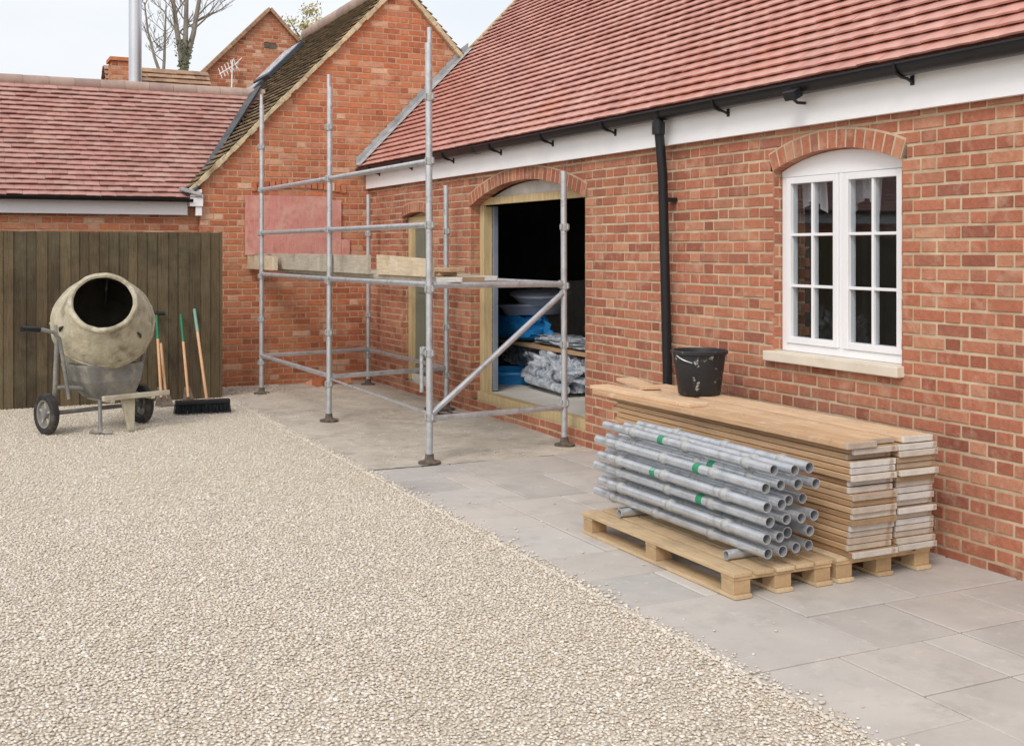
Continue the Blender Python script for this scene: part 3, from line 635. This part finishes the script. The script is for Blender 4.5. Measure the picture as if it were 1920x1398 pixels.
# ---------------------------------------------------------------- fence
FN=thing('board_fence','dark stained close-board timber fence behind the cement mixer','fence',(0,13.05,0))
w=MB(); x=-4.0; rg=random.Random(5)
while x<2.74:
    wd=rg.uniform(.085,.125); x1=min(x+wd+.008,2.745); o=rg.uniform(0,.005); w.add([(x,13.0+o,.0),(x1+.004,12.99+o,.0),(x1+.004,12.99+o,1.84+rg.uniform(-.010,.006)),(x,13.0+o,1.84),(x,13.02,0),(x1+.004,13.02,0),(x1+.004,13.02,1.838),(x,13.02,1.838)],
       [(0,1,2,3),(1,5,6,2),(3,2,6,7),(5,4,7,6),(0,3,7,4)],rg.random()); x+=wd
w.build('board_panel','fence',FN)
for xx in (-3.9,-2.1,-.3,1.5): 
    w=MB(); w.box(xx,13.062,0,xx+.09,13.15,1.78); w.build('post','fence',FN)
for z in (.3,.95,1.55): 
    w=MB(); w.box(-4,13.022,z,2.72,13.06,z+.08); w.build('rail','fence',FN)

# ---------------------------------------------------------------- scaffold
SC=thing('tube_scaffold','galvanised tube scaffold standing against the brick wall by the wide doorway','scaffold',(3.95,10.8,0))
st={'A':(3.22,13.12,3.42),'B':(3.29,10.75,3.33),'C':(3.335,8.28,3.36),'D':(4.66,8.54,2.31),'E':(4.62,11.0,2.31),'F':(4.60,13.42,2.32)}
r=.0265
for k,(x,y,h) in st.items():
    w=MB(); top=h-.12 if h>3 else h
    w.path([(x,y,.03),(x+random.uniform(-.01,.01),y,top)],r,16)
    if h>3: w.path([(x,y,top),(x,y,h)],.019,12)
    o=w.build('standard','galv',SC,smooth=True)
    z=.36
    while z<top-.05:
        w=MB(); w.lathe([(-.032,r),(-.028,.035),(-.006,.039),(.004,.039),(.006,.033),(.030,.033),(.034,r)],(x,y,z),(0,0,1),16)
        for a in range(4):
            an=a*pi/2+.4; w.obox((x+cos(an)*.038,y+sin(an)*.038,z+.004),(cos(an)*.008,sin(an)*.008,0),(-sin(an)*.008,cos(an)*.008,0),(0,0,.022))
        w.build('collar','collar',o,smooth=True); z+=.4925
    w=MB(); w.lathe([(0,.001),(0,.088),(.012,.088),(.014,.05),(.03,.036),(.07,.033),(.07,.02)],(x,y,.008),(0,0,1),20); w.build('base_plate','rust',o,smooth=True)
def bar(n,a,b,z0,z1,rr=.0235,mat='galv',ext=.0):
    A=Vector((st[a][0],st[a][1],z0));B=Vector((st[b][0],st[b][1],z1)); d=(B-A).normalized(); A+=d*.03; B-=d*.03
    w=MB(); w.path([A-d*ext,B+d*ext],rr,14); o=w.build(n,mat,SC,smooth=True)
    for p in (A,B):
        w=MB(); w.obox(p,d*.03,d.cross(Vector((0,0,1))).normalized()*.014,(0,0,.032)); w.build('coupler','collar',o,bevel=.006)
    return o
for z,nm in ((.44,'ledger'),(1.37,'ledger'),(1.84,'guard_rail'),(2.33,'guard_rail')):
    bar(nm,'A','B',z,z)
    if z>1: bar(nm,'B','C',z,z+(.01 if z<1.5 else 0))
bar('ledger','A','F',.44,.44); bar('ledger','F','E',.44,.43); bar('ledger','B','E',.43,.43); bar('ledger','C','D',.35,.33)
bar('ledger','A','F',1.36,1.36); bar('ledger','F','E',1.36,1.36); bar('ledger','B','E',1.36,1.36); bar('ledger','E','D',1.36,1.36); bar('ledger','C','D',1.375,1.36)
bar('diagonal_brace','C','D',.37,1.30,.024)
w=MB(); w.path([(3.285,8.32,.55),(3.285,8.32,.86),(3.30,8.30,.90)],.015,12); w.box(3.27,8.30,.84,3.345,8.325,.90); w.build('wedge_clamp','collar',SC,bevel=.004)
w=MB(); w.path([(3.30,10.70,.41),(3.345,8.33,.385)],.010,8); w.build('tie_rod','galv',SC,smooth=True)

def plank(x0,x1,y0,y1,z0,th,label,mat='plank',group=None,band=True,cat='scaffold board',name='scaffold_board',rot=0,c=None):
    ce=Vector(((x0+x1)/2,(y0+y1)/2,z0+th/2)); w=MB()
    d=Vector((-sin(rot),cos(rot),0)); e=Vector((cos(rot),sin(rot),0)); L=(y1-y0)/2; W=(x1-x0)/2
    w.obox(ce,e*W,d*L,(0,0,th/2),c)
    o=w.build(name,mat,None,bevel=.003,label=label,cat=cat,group=group)
    if band:
        w=MB(); w.obox(ce-d*(L-.006),e*(W+.001),d*.0085,(0,0,th/2+.0006)); w.build('end_band','plank_end',o,bevel=.003)
    return o
for i,(a,b) in enumerate(((3.40,3.62),(3.635,3.855),(3.87,4.09))):
    plank(a,b,8.30+[0.0,.1,.35][i],13.3,1.396,.036,'grey scaffold board laid flat on the scaffold platform, '+['outermost of three','middle of three','innermost of three'][i],'plank_grey',group='boards laid on the scaffold platform')
def toe(name,y0,y1,x,z0,z1,mat,label,th=.036,skew=0):
    w=MB(); L=[(y0,z0),(y1,z0),(y1,z1+skew),((y0+y1)/2,z1+skew*.3+.006),(y0,z1)]
    w.prism(L,x,x+th); w.build(name,mat,None,bevel=.003,label=label,cat='board')
toe('toe_board',9.75,13.90,3.335,1.433,1.60,'plank_grey','weathered grey toe board on edge along the outer side of the scaffold')
toe('toe_board',8.36,9.62,3.375,1.434,1.575,'plank_tan','pale fresh timber board on edge near the front scaffold pole',skew=.03)
toe('toe_board',12.6,13.925,3.245,1.42,1.575,'plank_tan','short pale board on edge poking out past the leftmost scaffold pole',th=.03)
for k,(ce,aa,bb,lb) in enumerate((((3.60,8.95,1.485),(.09,.05,0),(-.1,.36,0),'short pale timber offcut lying askew on top of the other offcut on the scaffold'),((3.66,9.1,1.452),(.08,0,0),(0,.42,0),'short pale timber offcut lying under the askew offcut on the scaffold'))):
    w=MB(); w.obox(ce,aa,bb,(0,0,.016)); w.build('timber_offcut','plank_top',None,bevel=.004,label=lb,cat='timber')

# ---------------------------------------------------------------- pallets
def pallet(x0,x1,y0,y1,label):
    t=thing('wooden_pallet',label,'pallet',((x0+x1)/2,(y0+y1)/2,.01),'pallets on the paving'); W=x1-x0; L=y1-y0
    rg=random.Random(len(label))
    nb=5; bw=W/nb-.012
    for i in range(nb):
        a=x0+i*(W-bw)/(nb-1); w=MB(); q=rg.uniform(-.003,.003); w.box(a+q,y0+rg.uniform(0,.014),.112,a+bw+q,y1-rg.uniform(0,.014),.131+rg.uniform(-.001,.001)); w.build('deck_board','wood_new',t,bevel=.002)
    for j in range(3):
        b=y0+.016+j*(L-.1-.032)/2; w=MB(); w.box(x0+.002,b,.094,x1-.002,b+.1,.1115); w.build('cross_board','block',t,bevel=.002)
        for i in range(3):
            a=x0+.004+i*(W-.1-.008)/2; w=MB(); w.box(a,b+.004,.0285,a+.1,b+.1,.0935); w.build('block','block',t,bevel=.003)
    for i in range(3):
        a=x0+.003+i*(W-.1-.006)/2; w=MB(); w.box(a,y0+.004,.009,a+.1,y1-.004,.028); w.build('base_board','wood_new',t,bevel=.002)
pallet(3.31,3.905,4.40,5.86,'pale wooden pallet carrying the galvanised scaffold tubes')
pallet(3.935,4.56,4.40,5.86,'pale wooden pallet beneath the stacked boards, beside the brick wall')

# scaffold tubes
for i,y in enumerate((4.62,5.62)):
    w=MB(); w.path([(3.42,y,.158),(3.89,y,.158)],.024,14,hollow=.84); w.build('bearer_tube','galv',None,smooth=True,label='short cross tube under the tube bundle, at its '+['near end','far end'][i],cat='tube',group='cross tubes under the bundle')
ords=['top','second','third','fourth','fifth','bottom']; cols=['leftmost','second from left','third from left','rightmost']
rg=random.Random(11)
for ri in range(6):
    z=.158+.051+.077*(5-ri)
    for ci in range(4):
        if ri==0 and ci==0: continue
        x=3.465+ci*.106+(.03 if ri%2 else 0)-.01*ci+rg.uniform(-.005,.005); zz=z+rg.uniform(-.004,.004)
        y0=4.38+.015*ci+rg.uniform(-.035,.04); y1=y0+1.58+rg.uniform(-.05,.05)
        dx=rg.uniform(-.004,.004); rr=.0255 if (ri+ci)%3 else .0275
        w=MB(); w.path([(x,y0,zz),(x+dx,y1,zz+rg.uniform(-.003,.003))],rr,20,hollow=.86)
        lab=('galvanised scaffold tube on the pallet, '+('%s row'%ords[ri] if ri in (0,5) else '%s row from top'%ords[ri])+', '+cols[ci])
        o=w.build('scaffold_tube','galv',None,smooth=True,label=lab,cat='tube',group='scaffold tubes stacked on the pallet')
        for f in ([.16,.46,.78] if ci%2 else [.24,.55,.86]):
            ff=f+rg.uniform(-.05,.05); c=Vector((x+dx*ff,y0+(y1-y0)*ff,zz))
            w=MB(); w.lathe([(-.026,rr),(-.022,rr+.004),(-.004,rr+.008),(.006,rr+.008),(.010,rr+.004),(.028,rr+.004),(.030,rr)],c,(0,1,0),18)
            w.build('collar','collar',o,smooth=True)
        if (ri,ci) in ((0,1),(1,0),(2,0),(3,0),(1,1)):
            c=Vector((x+dx*.35,y0+(.52 if ri%2 else .93),zz)); w=MB(); w.lathe([(0,rr),(0,rr+.0015),(.05,rr+.0015),(.05,rr)],c,(0,1,0),18); w.build('green_band','greentape',o,smooth=True)

# stacked boards: two columns
nums=['first','second','third','fourth','fifth','sixth','seventh','eighth','ninth','tenth','eleventh','twelfth','thirteenth','fourteenth','fifteenth','sixteenth','seventeenth']
NB=17; pit=.0317
for col in (0,1):
    for k in range(NB):
        top=NB-1-k
        xa=(3.985,4.287)[col]+rg.uniform(-.012,.012); wd=(.285,.255)[col]
        y0=4.37+rg.uniform(-.025,.025)+(.03 if rg.random()<.15 else 0); y1=y0+2.2+rg.uniform(-.12,.12)
        z=.134+k*pit
        lab='stacked timber scaffold board, %s column, %s below the top layer'%(('left','right')[col],nums[top])
        plank(xa,xa+wd,y0,y1,z,.0278,lab,'plank',group='timber boards stacked on the pallet',rot=rg.uniform(-.005,.005))
zt=.134+NB*pit
plank(3.935,4.125,4.35,6.80,zt+.001,.030,'pale top board on the left of the stack, its far end overhanging','plank_top',group='timber boards stacked on the pallet',rot=.008,c=.9)
plank(4.150,4.320,4.42,6.66,zt+.001,.024,'pale top board in the middle of the three topmost boards','plank_top',group='timber boards stacked on the pallet',rot=-.004,c=.2)
plank(4.345,4.545,4.38,6.85,zt+.001,.030,'pale top board on the right of the stack, with the bucket on it','plank_top',group='timber boards stacked on the pallet',rot=-.006,c=.6)
plank(3.96,4.11,5.75,6.86,zt+.032,.022,'narrow pale plank lying loose on top of the stack at its far end','plank_top',group='loose planks on the stack',band=False,cat='plank',name='loose_plank',rot=.04)
plank(4.26,4.40,6.6,7.15,zt+.032,.022,'short pale plank poking out behind the black bucket','plank_top',group='loose planks on the stack',band=False,cat='plank',name='loose_plank',rot=-.25)

# bucket
bz=zt+.0325; B0=(4.42,6.26,bz)
BK=thing('builders_bucket','black builder\'s bucket splashed with plaster on top of the board stack','bucket',B0)
w=MB(); w.lathe([(0,.001),(0,.13),(.006,.136),(.20,.163),(.265,.172),(.268,.186),(.285,.188),(.29,.182),(.29,.17),(.27,.165),(.02,.128),(.015,.001)],B0,(0,0,1),44); w.build('body','bucket',BK,smooth=True)
w=MB(); pts=[(B0[0]+.19*cos(a),B0[1]-.02-.11*sin(a),bz+.262-.06*sin(a)) for a in [pi*i/16 for i in range(17)]]; w.path(pts,.004,6); w.build('handle','galv',BK,smooth=True)
w=MB(); w.lathe([(0,.001),(0,.15),(.004,.152)],(B0[0],B0[1],bz+.19),(0,0,1),30); w.build('contents','crust',BK)

# ---------------------------------------------------------------- cement mixer
MO=Vector((1.30,11.17,0)); ca,sa=cos(R(22)),sin(R(22)); ex=Vector((ca,sa,0)); fy=Vector((sa,-ca,0)); ez=Vector((0,0,1))
Lp=lambda x,f,z: MO+ex*x+fy*f+ez*z
MX=thing('cement_mixer','cement-caked drum mixer on two wheels standing on gravel before the fence','cement mixer',MO)
tc_=Vector((-.113,-.994,0)).normalized(); ax=(tc_*cos(R(30))+ez*sin(R(30))).normalized(); dc=Vector((1.275,11.12,.985))
prof=[(-.40,.001),(-.40,.16),(-.385,.20),(-.33,.27),(-.22,.36),(-.12,.42),(-.05,.443),(-.05,.452),(.03,.452),(.03,.443),(.09,.432),(.20,.375),(.32,.30),(.375,.276),(.385,.292),(.402,.296),(.414,.284),(.414,.264),(.40,.250),(.33,.272),(.20,.35),(.08,.42),(-.05,.43),(-.2,.35),(-.33,.24),(-.38,.001)]
w=MB(); w.lathe(prof[:19],dc,ax,72,lump=.018); dm=w.build('drum','drum',MX,smooth=True)
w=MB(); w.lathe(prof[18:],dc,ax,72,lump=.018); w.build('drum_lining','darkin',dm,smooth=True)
sx=ax.cross(ez).normalized(); sy=ax.cross(sx)
for a in (.4,2.5,4.6):
    w=MB(); d=(sx*cos(a)+sy*sin(a)); w.obox(dc+d*.31+ax*.02,d*.09,ax.cross(d)*.008,ax*.2); w.build('mixing_blade','darkin',dm)
w=MB()
for k in range(18):
    a=2*pi*k/18; d=(sx*cos(a)+sy*sin(a)); w.lathe([(0,.001),(0,.012),(.008,.008),(.01,.001)],dc+d*.45+ax*.0,d,8)
w.build('rivets','drum',dm,smooth=True)
w=MB()
def loft(secs,mb,c=.5):
    vs=[];fs=[];n=len(secs[0])
    for s_ in secs: vs+=s_
    for i in range(len(secs)-1):
        for k in range(n): fs.append((i*n+k,i*n+(k+1)%n,(i+1)*n+(k+1)%n,(i+1)*n+k))
    fs.append(tuple(range(n))[::-1]); fs.append(tuple((len(secs)-1)*n+k for k in range(n))); mb.add(vs,fs,c)
loft([[Lp(-.14,-.16,.30),Lp(.20,-.16,.30),Lp(.20,.16,.30),Lp(-.14,.16,.30)],[Lp(-.27,-.2,.46),Lp(.24,-.2,.46),Lp(.24,.22,.46),Lp(-.27,.22,.46)],[Lp(-.33,-.22,.62),Lp(.26,-.22,.62),Lp(.26,.24,.62),Lp(-.33,.24,.62)]],w)
w.build('gear_housing','mixsteel',MX,bevel=.015)
w=MB(); w.obox(Lp(-.02,-.34,.72),ex*.17,fy*.13,ez*.17); w.build('motor_housing','mixsteel',MX,bevel=.03)
for s_ in (-1,1):
    w=MB(); xx=-.42 if s_<0 else .38
    w.path([Lp(xx*.93,-.22,.17),Lp(xx*1.02,-.10,.42),Lp(xx*1.1,.0,.80),Lp(xx*1.12,0,.98)],.022,10); w.path([Lp(xx*1.02,-.10,.42),Lp(xx*.5,.0,.40)],.02,8)
    w.build('yoke_arm','mixsteel',MX,smooth=True)
w=MB(); w.path([Lp(-.40,.1,.33),Lp(-.47,.12,.70),Lp(-.51,.14,.87),Lp(-.57,.15,.93),Lp(-.66,.16,.955),Lp(-.82,.17,.97)],.017,10); hd=w.build('tilt_lever','mixsteel',MX,smooth=True)
w=MB(); w.path([Lp(-.70,.163,.96),Lp(-.86,.172,.972)],.026,12); w.build('grip','black',hd,smooth=True)
w=MB(); w.path([Lp(-.50,-.12,.185),Lp(.43,-.12,.185)],.02,10); w.build('axle','mixsteel',MX,smooth=True)
w=MB(); w.obox(Lp(.14,.30,.325),ex*.33,fy*.022,ez*.022); w.obox(Lp(-.1,.1,.30),ex*.02,fy*.22,ez*.018);w.obox(Lp(.30,.1,.30),ex*.02,fy*.22,ez*.018); w.build('front_bar','crust',MX,bevel=.006)
w=MB(); loft([[Lp(.05,.30,.01),Lp(.10,.30,.01),Lp(.10,.34,.01),Lp(.05,.34,.01)],[Lp(.01,.24,.30),Lp(.14,.24,.30),Lp(.14,.28,.30),Lp(.01,.28,.30)]],w); w.build('leg','drum',MX,bevel=.006)
w=MB(); w.path([Lp(-.12,.12,.32),Lp(-.20,.28,.02)],.018,8); w.path([Lp(-.26,.20,.03),Lp(-.12,.34,.02)],.014,8); w.build('leg','mixsteel',MX,smooth=True)
for s_,xx in ((-1,-.50),(1,.43)):
    c=Lp(xx,-.12,.185); wd=.036; ax_=ex*s_
    w=MB(); w.lathe([(-wd*.7,.125),(-wd,.14),(-wd*1.1,.165),(-wd*.7,.184),(0,.189),(wd*.7,.184),(wd*1.1,.165),(wd,.14),(wd*.7,.125)],c,ax_,36); wh=w.build('wheel','rubber',MX,smooth=True)
    w=MB(); w.lathe([(-.03,.126),(.03,.126),(.026,.112),(.004,.105),(.002,.05),(.03,.042),(.034,.03),(.036,.001)],c,ax_,28); w.build('rim','mixsteel',wh,smooth=True)
    for a in range(5):
        an=a*2*pi/5; v=ez*cos(an)+fy*sin(an); w=MB(); w.obox(c+v*.078+ax_*.008,v*.03,ax_.cross(v)*.009,ax_*.006); w.build('spoke','crust',wh)
w=MB(); w.path([dc-ax*.40,dc-ax*.5,Lp(0,-.3,.70)],.05,12); w.build('drum_spindle','mixsteel',MX,smooth=True)

# ---------------------------------------------------------------- hand tools against the fence
def tool(name,label,cat,top,bot,green,head,gm='toolgreen'):
    top=Vector(top);bot=Vector(bot); t=thing(name,label,cat,(bot.x,bot.y,0.005),'long-handled tools leaning on the fence')
    m=top.lerp(bot,green) 
    w=MB(); w.path([m,bot],.015,10); w.build('shaft','toolwood',t,smooth=True)
    if green: w=MB(); w.path([top,m],.0165,10); w.build('upper_shaft',gm,t,smooth=True)
    if head=='T': w=MB(); w.path([top+Vector((-.09,0,.012)),top+Vector((.09,0,.012))],.019,10); w.build('grip','black',t,smooth=True)
    d=(top-bot).normalized()
    w=MB(); s=bot+d*.12; loft([[s+Vector((-.03,0,0)),s+Vector((.03,0,0)),s+Vector((.03,.01,0)),s+Vector((-.03,.01,0))],[Vector((bot.x-.07,bot.y-.05,.02)),Vector((bot.x+.07,bot.y-.05,.02)),Vector((bot.x+.07,bot.y-.045,.02)),Vector((bot.x-.07,bot.y-.045,.02))]],w)
    w.build('blade','rust',t,bevel=.002)
tool('shovel','wooden-shafted shovel leaning on the fence close behind the right mixer wheel','shovel',(1.80,12.95,.94),(1.72,12.45,.12),0,'')
tool('spade','spade with black T-shaped grip and green upper shaft','spade',(2.03,12.94,.945),(2.01,12.50,.10),.3,'T')
tool('rake','plain wooden rake handle between the spade and the green-topped hoe','rake',(2.08,12.95,.63),(2.06,12.5,.08),0,'')
tool('hoe','long hoe with bright green upper shaft, second tool from the right','hoe',(2.29,12.95,.94),(2.27,12.4,.10),.34,'')
BR=thing('broom','wide black-headed broom with pale green and wood shaft, rightmost tool','broom',(2.33,11.8,.01),'long-handled tools leaning on the fence')
w=MB(); w.path([(2.415,12.66,.76),(2.35,11.84,.13)],.0155,10); w.build('shaft','toolwood',BR,smooth=True)
w=MB(); w.path([(2.44,12.97,.99),(2.415,12.66,.76)],.017,10); w.build('upper_shaft','toolpale',BR,smooth=True)
w=MB(); w.obox((2.30,11.79,.125),(.265,-.02,0),(.004,.05,0),(0,0,.02)); w.build('head','black',BR,bevel=.008)
w=MB(); rg=random.Random(8)
for i in range(420):
    x=2.04+rg.random()*.52; y=11.75+rg.random()*.085-(x-2.3)*.07; w.path([(x,y,.11),(x+rg.uniform(-.02,.02),y+rg.uniform(-.045,.03),.018)],[.006,.004],4)
w.build('bristles','bristle',BR)

# ---------------------------------------------------------------- things inside and by the doorway
def simple(name,mat,label,cat,fn,smooth=True,bevel=0,group=None):
    w=MB(); fn(w); return w.build(name,mat,None,smooth=smooth,bevel=bevel,label=label,cat=cat,group=group)
TR=thing('trestle_bench','low rough timber bench inside the wide doorway, loaded with wrapped materials','bench',(5.85,10.8,.2))
w=MB(); w.box(5.60,9.7,.60,6.15,12.3,.635); w.build('top','plank',TR,bevel=.003)
for a,b in ((5.62,9.75),(6.05,9.75),(5.62,12.2),(6.05,12.2)): w=MB(); w.box(a,b,.2,a+.07,b+.07,.598); w.build('leg','plank',TR)
simple('blue_plastic_sack','blue','bright blue plastic sack on the bench inside the wide doorway','sack',lambda w:w.blob((5.80,11.7,.78),(.2,.5,.14),.45,1,.25,2))
simple('wrapped_bundle','clear','clear plastic wrapped bundle on the bench, right of the blue sack','bundle',lambda w:w.blob((5.85,10.5,.69),(.2,.6,.05),.6,5,.5,3))
simple('stacked_tubs','tub','pale grey-blue plastic tubs heaped above the blue sack','tubs',lambda w:[w.lathe([(0,.001),(0,.30),(.09,.37),(.095,.40),(.115,.40),(.12,.38),(.13,.001)],(5.92,11.6,.92),(.03,.04,1),40),w.lathe([(0,.001),(0,.24),(.09,.32),(.095,.345),(.115,.345),(.12,.32),(.13,.001)],(5.92,11.4,1.06),(-.06,-.08,1),40)])
simple('blue_tub','blue','blue tub on the floor beneath the bench inside the wide doorway','tub',lambda w:w.lathe([(0,.001),(0,.28),(.10,.34),(.12,.39),(.14,.39),(.14,.35),(.02,.27),(.02,.001)],(5.55,11.4,.2),(0,0,1),40))
simple('wrapped_pipes','clear','clear wrapped heap of pipes on the floor, right of the blue tub','bundle',lambda w:[w.blob((5.66,10.45,.38),(.19,.62,.17),.7,9,.6,3),w.path([(5.42,9.9,.28),(5.46,10.8,.30)],.045,14),w.path([(5.44,9.85,.40),(5.50,10.75,.37)],.04,14)])
simple('wrapped_insulation','clear','clear wrapped roll under the bench, behind the blue tub','roll',lambda w:w.blob((5.92,11.6,.45),(.14,.6,.13),.6,4,.5,3))
simple('plasterboard_sheet','insul','pale board leaning on the wall behind the bench','board',lambda w:w.obox((6.8,12.3,.75),(.5,.3,0),(0,.01,0),(0,.08,.52)),False)
def hose(w):
    pts=[(4.40+.12*cos(t*.5)*(1-.02*t)+.02*sin(3*t),10.3+.16*sin(t*.5)+.03*t,.025+.01*(1+sin(t*1.7))) for t in [i*.35 for i in range(50)]]
    w.path(pts,.010,7)
simple('black_cable','rubber','black cable coiled on the sand under the scaffold by the doorway','cable',hose)
simple('brick_rubble','brick_old','small heap of brick rubble against the gable base','rubble',lambda w:[w.obox((4.2+random.uniform(-.25,.25),13.65+random.uniform(-.15,.15),.03+random.random()*.03),Vector((random.uniform(-1,1),random.uniform(-1,1),.1)).normalized()*.05,Vector((random.uniform(-1,1),random.uniform(-1,1),.3)).normalized()*.035,(0,.01,.03)) for k in range(12)],False,.004)

# ---------------------------------------------------------------- world, sun, camera
W=bpy.data.worlds.new('World'); S.world=W; W.use_nodes=True; N=W.node_tree.nodes; L=W.node_tree.links
bg=N['Background']; sky=N.new('ShaderNodeTexSky'); sky.sky_type='NISHITA'; sky.sun_disc=False; sky.sun_elevation=R(43); sky.sun_rotation=R(228); sky.dust_density=4
L.new(sky.outputs[0],bg.inputs[0]); bg.inputs[1].default_value=.05
tc=N.new('ShaderNodeTexCoord'); nz=N.new('ShaderNodeTexNoise'); nz.inputs['Scale'].default_value=2.2; nz.inputs['Detail'].default_value=5
mp=N.new('ShaderNodeMapping'); mp.inputs['Scale'].default_value=(1,1,3); L.new(tc.outputs['Generated'],mp.inputs[0]); L.new(mp.outputs[0],nz.inputs['Vector'])
rp=N.new('ShaderNodeValToRGB'); rp.color_ramp.elements[0].position=.35; rp.color_ramp.elements[0].color=(.72,.725,.75,1); rp.color_ramp.elements[1].position=.6; rp.color_ramp.elements[1].color=(.84,.83,.82,1)
L.new(nz.outputs[0],rp.inputs[0]); b2=N.new('ShaderNodeBackground'); b2.inputs[1].default_value=1.0; L.new(rp.outputs[0],b2.inputs[0])
ad=N.new('ShaderNodeAddShader'); L.new(bg.outputs[0],ad.inputs[0]); L.new(b2.outputs[0],ad.inputs[1]); L.new(ad.outputs[0],N['World Output'].inputs[0])
sd=bpy.data.lights.new('sun','SUN'); sd.energy=1.3; sd.angle=R(18); sd.color=(1,.965,.92); so=bpy.data.objects.new('sun',sd); C.objects.link(so)
az=R(228); el=R(43); dv=Vector((sin(az)*cos(el),cos(az)*cos(el),sin(el)))
so.rotation_euler=dv.to_track_quat('Z','Y').to_euler()
cd=bpy.data.cameras.new('camera'); co=bpy.data.objects.new('camera',cd); C.objects.link(co)
co.location=(0,0,1.65); co.rotation_euler=(R(90),0,-R(26.02)); cd.sensor_width=36; cd.lens=2167/1920*36; cd.shift_y=-231/1920; cd.clip_end=2000; cd.clip_start=.05
S.camera=co
S.view_settings.view_transform='Standard'; S.view_settings.look='None'; S.view_settings.exposure=0
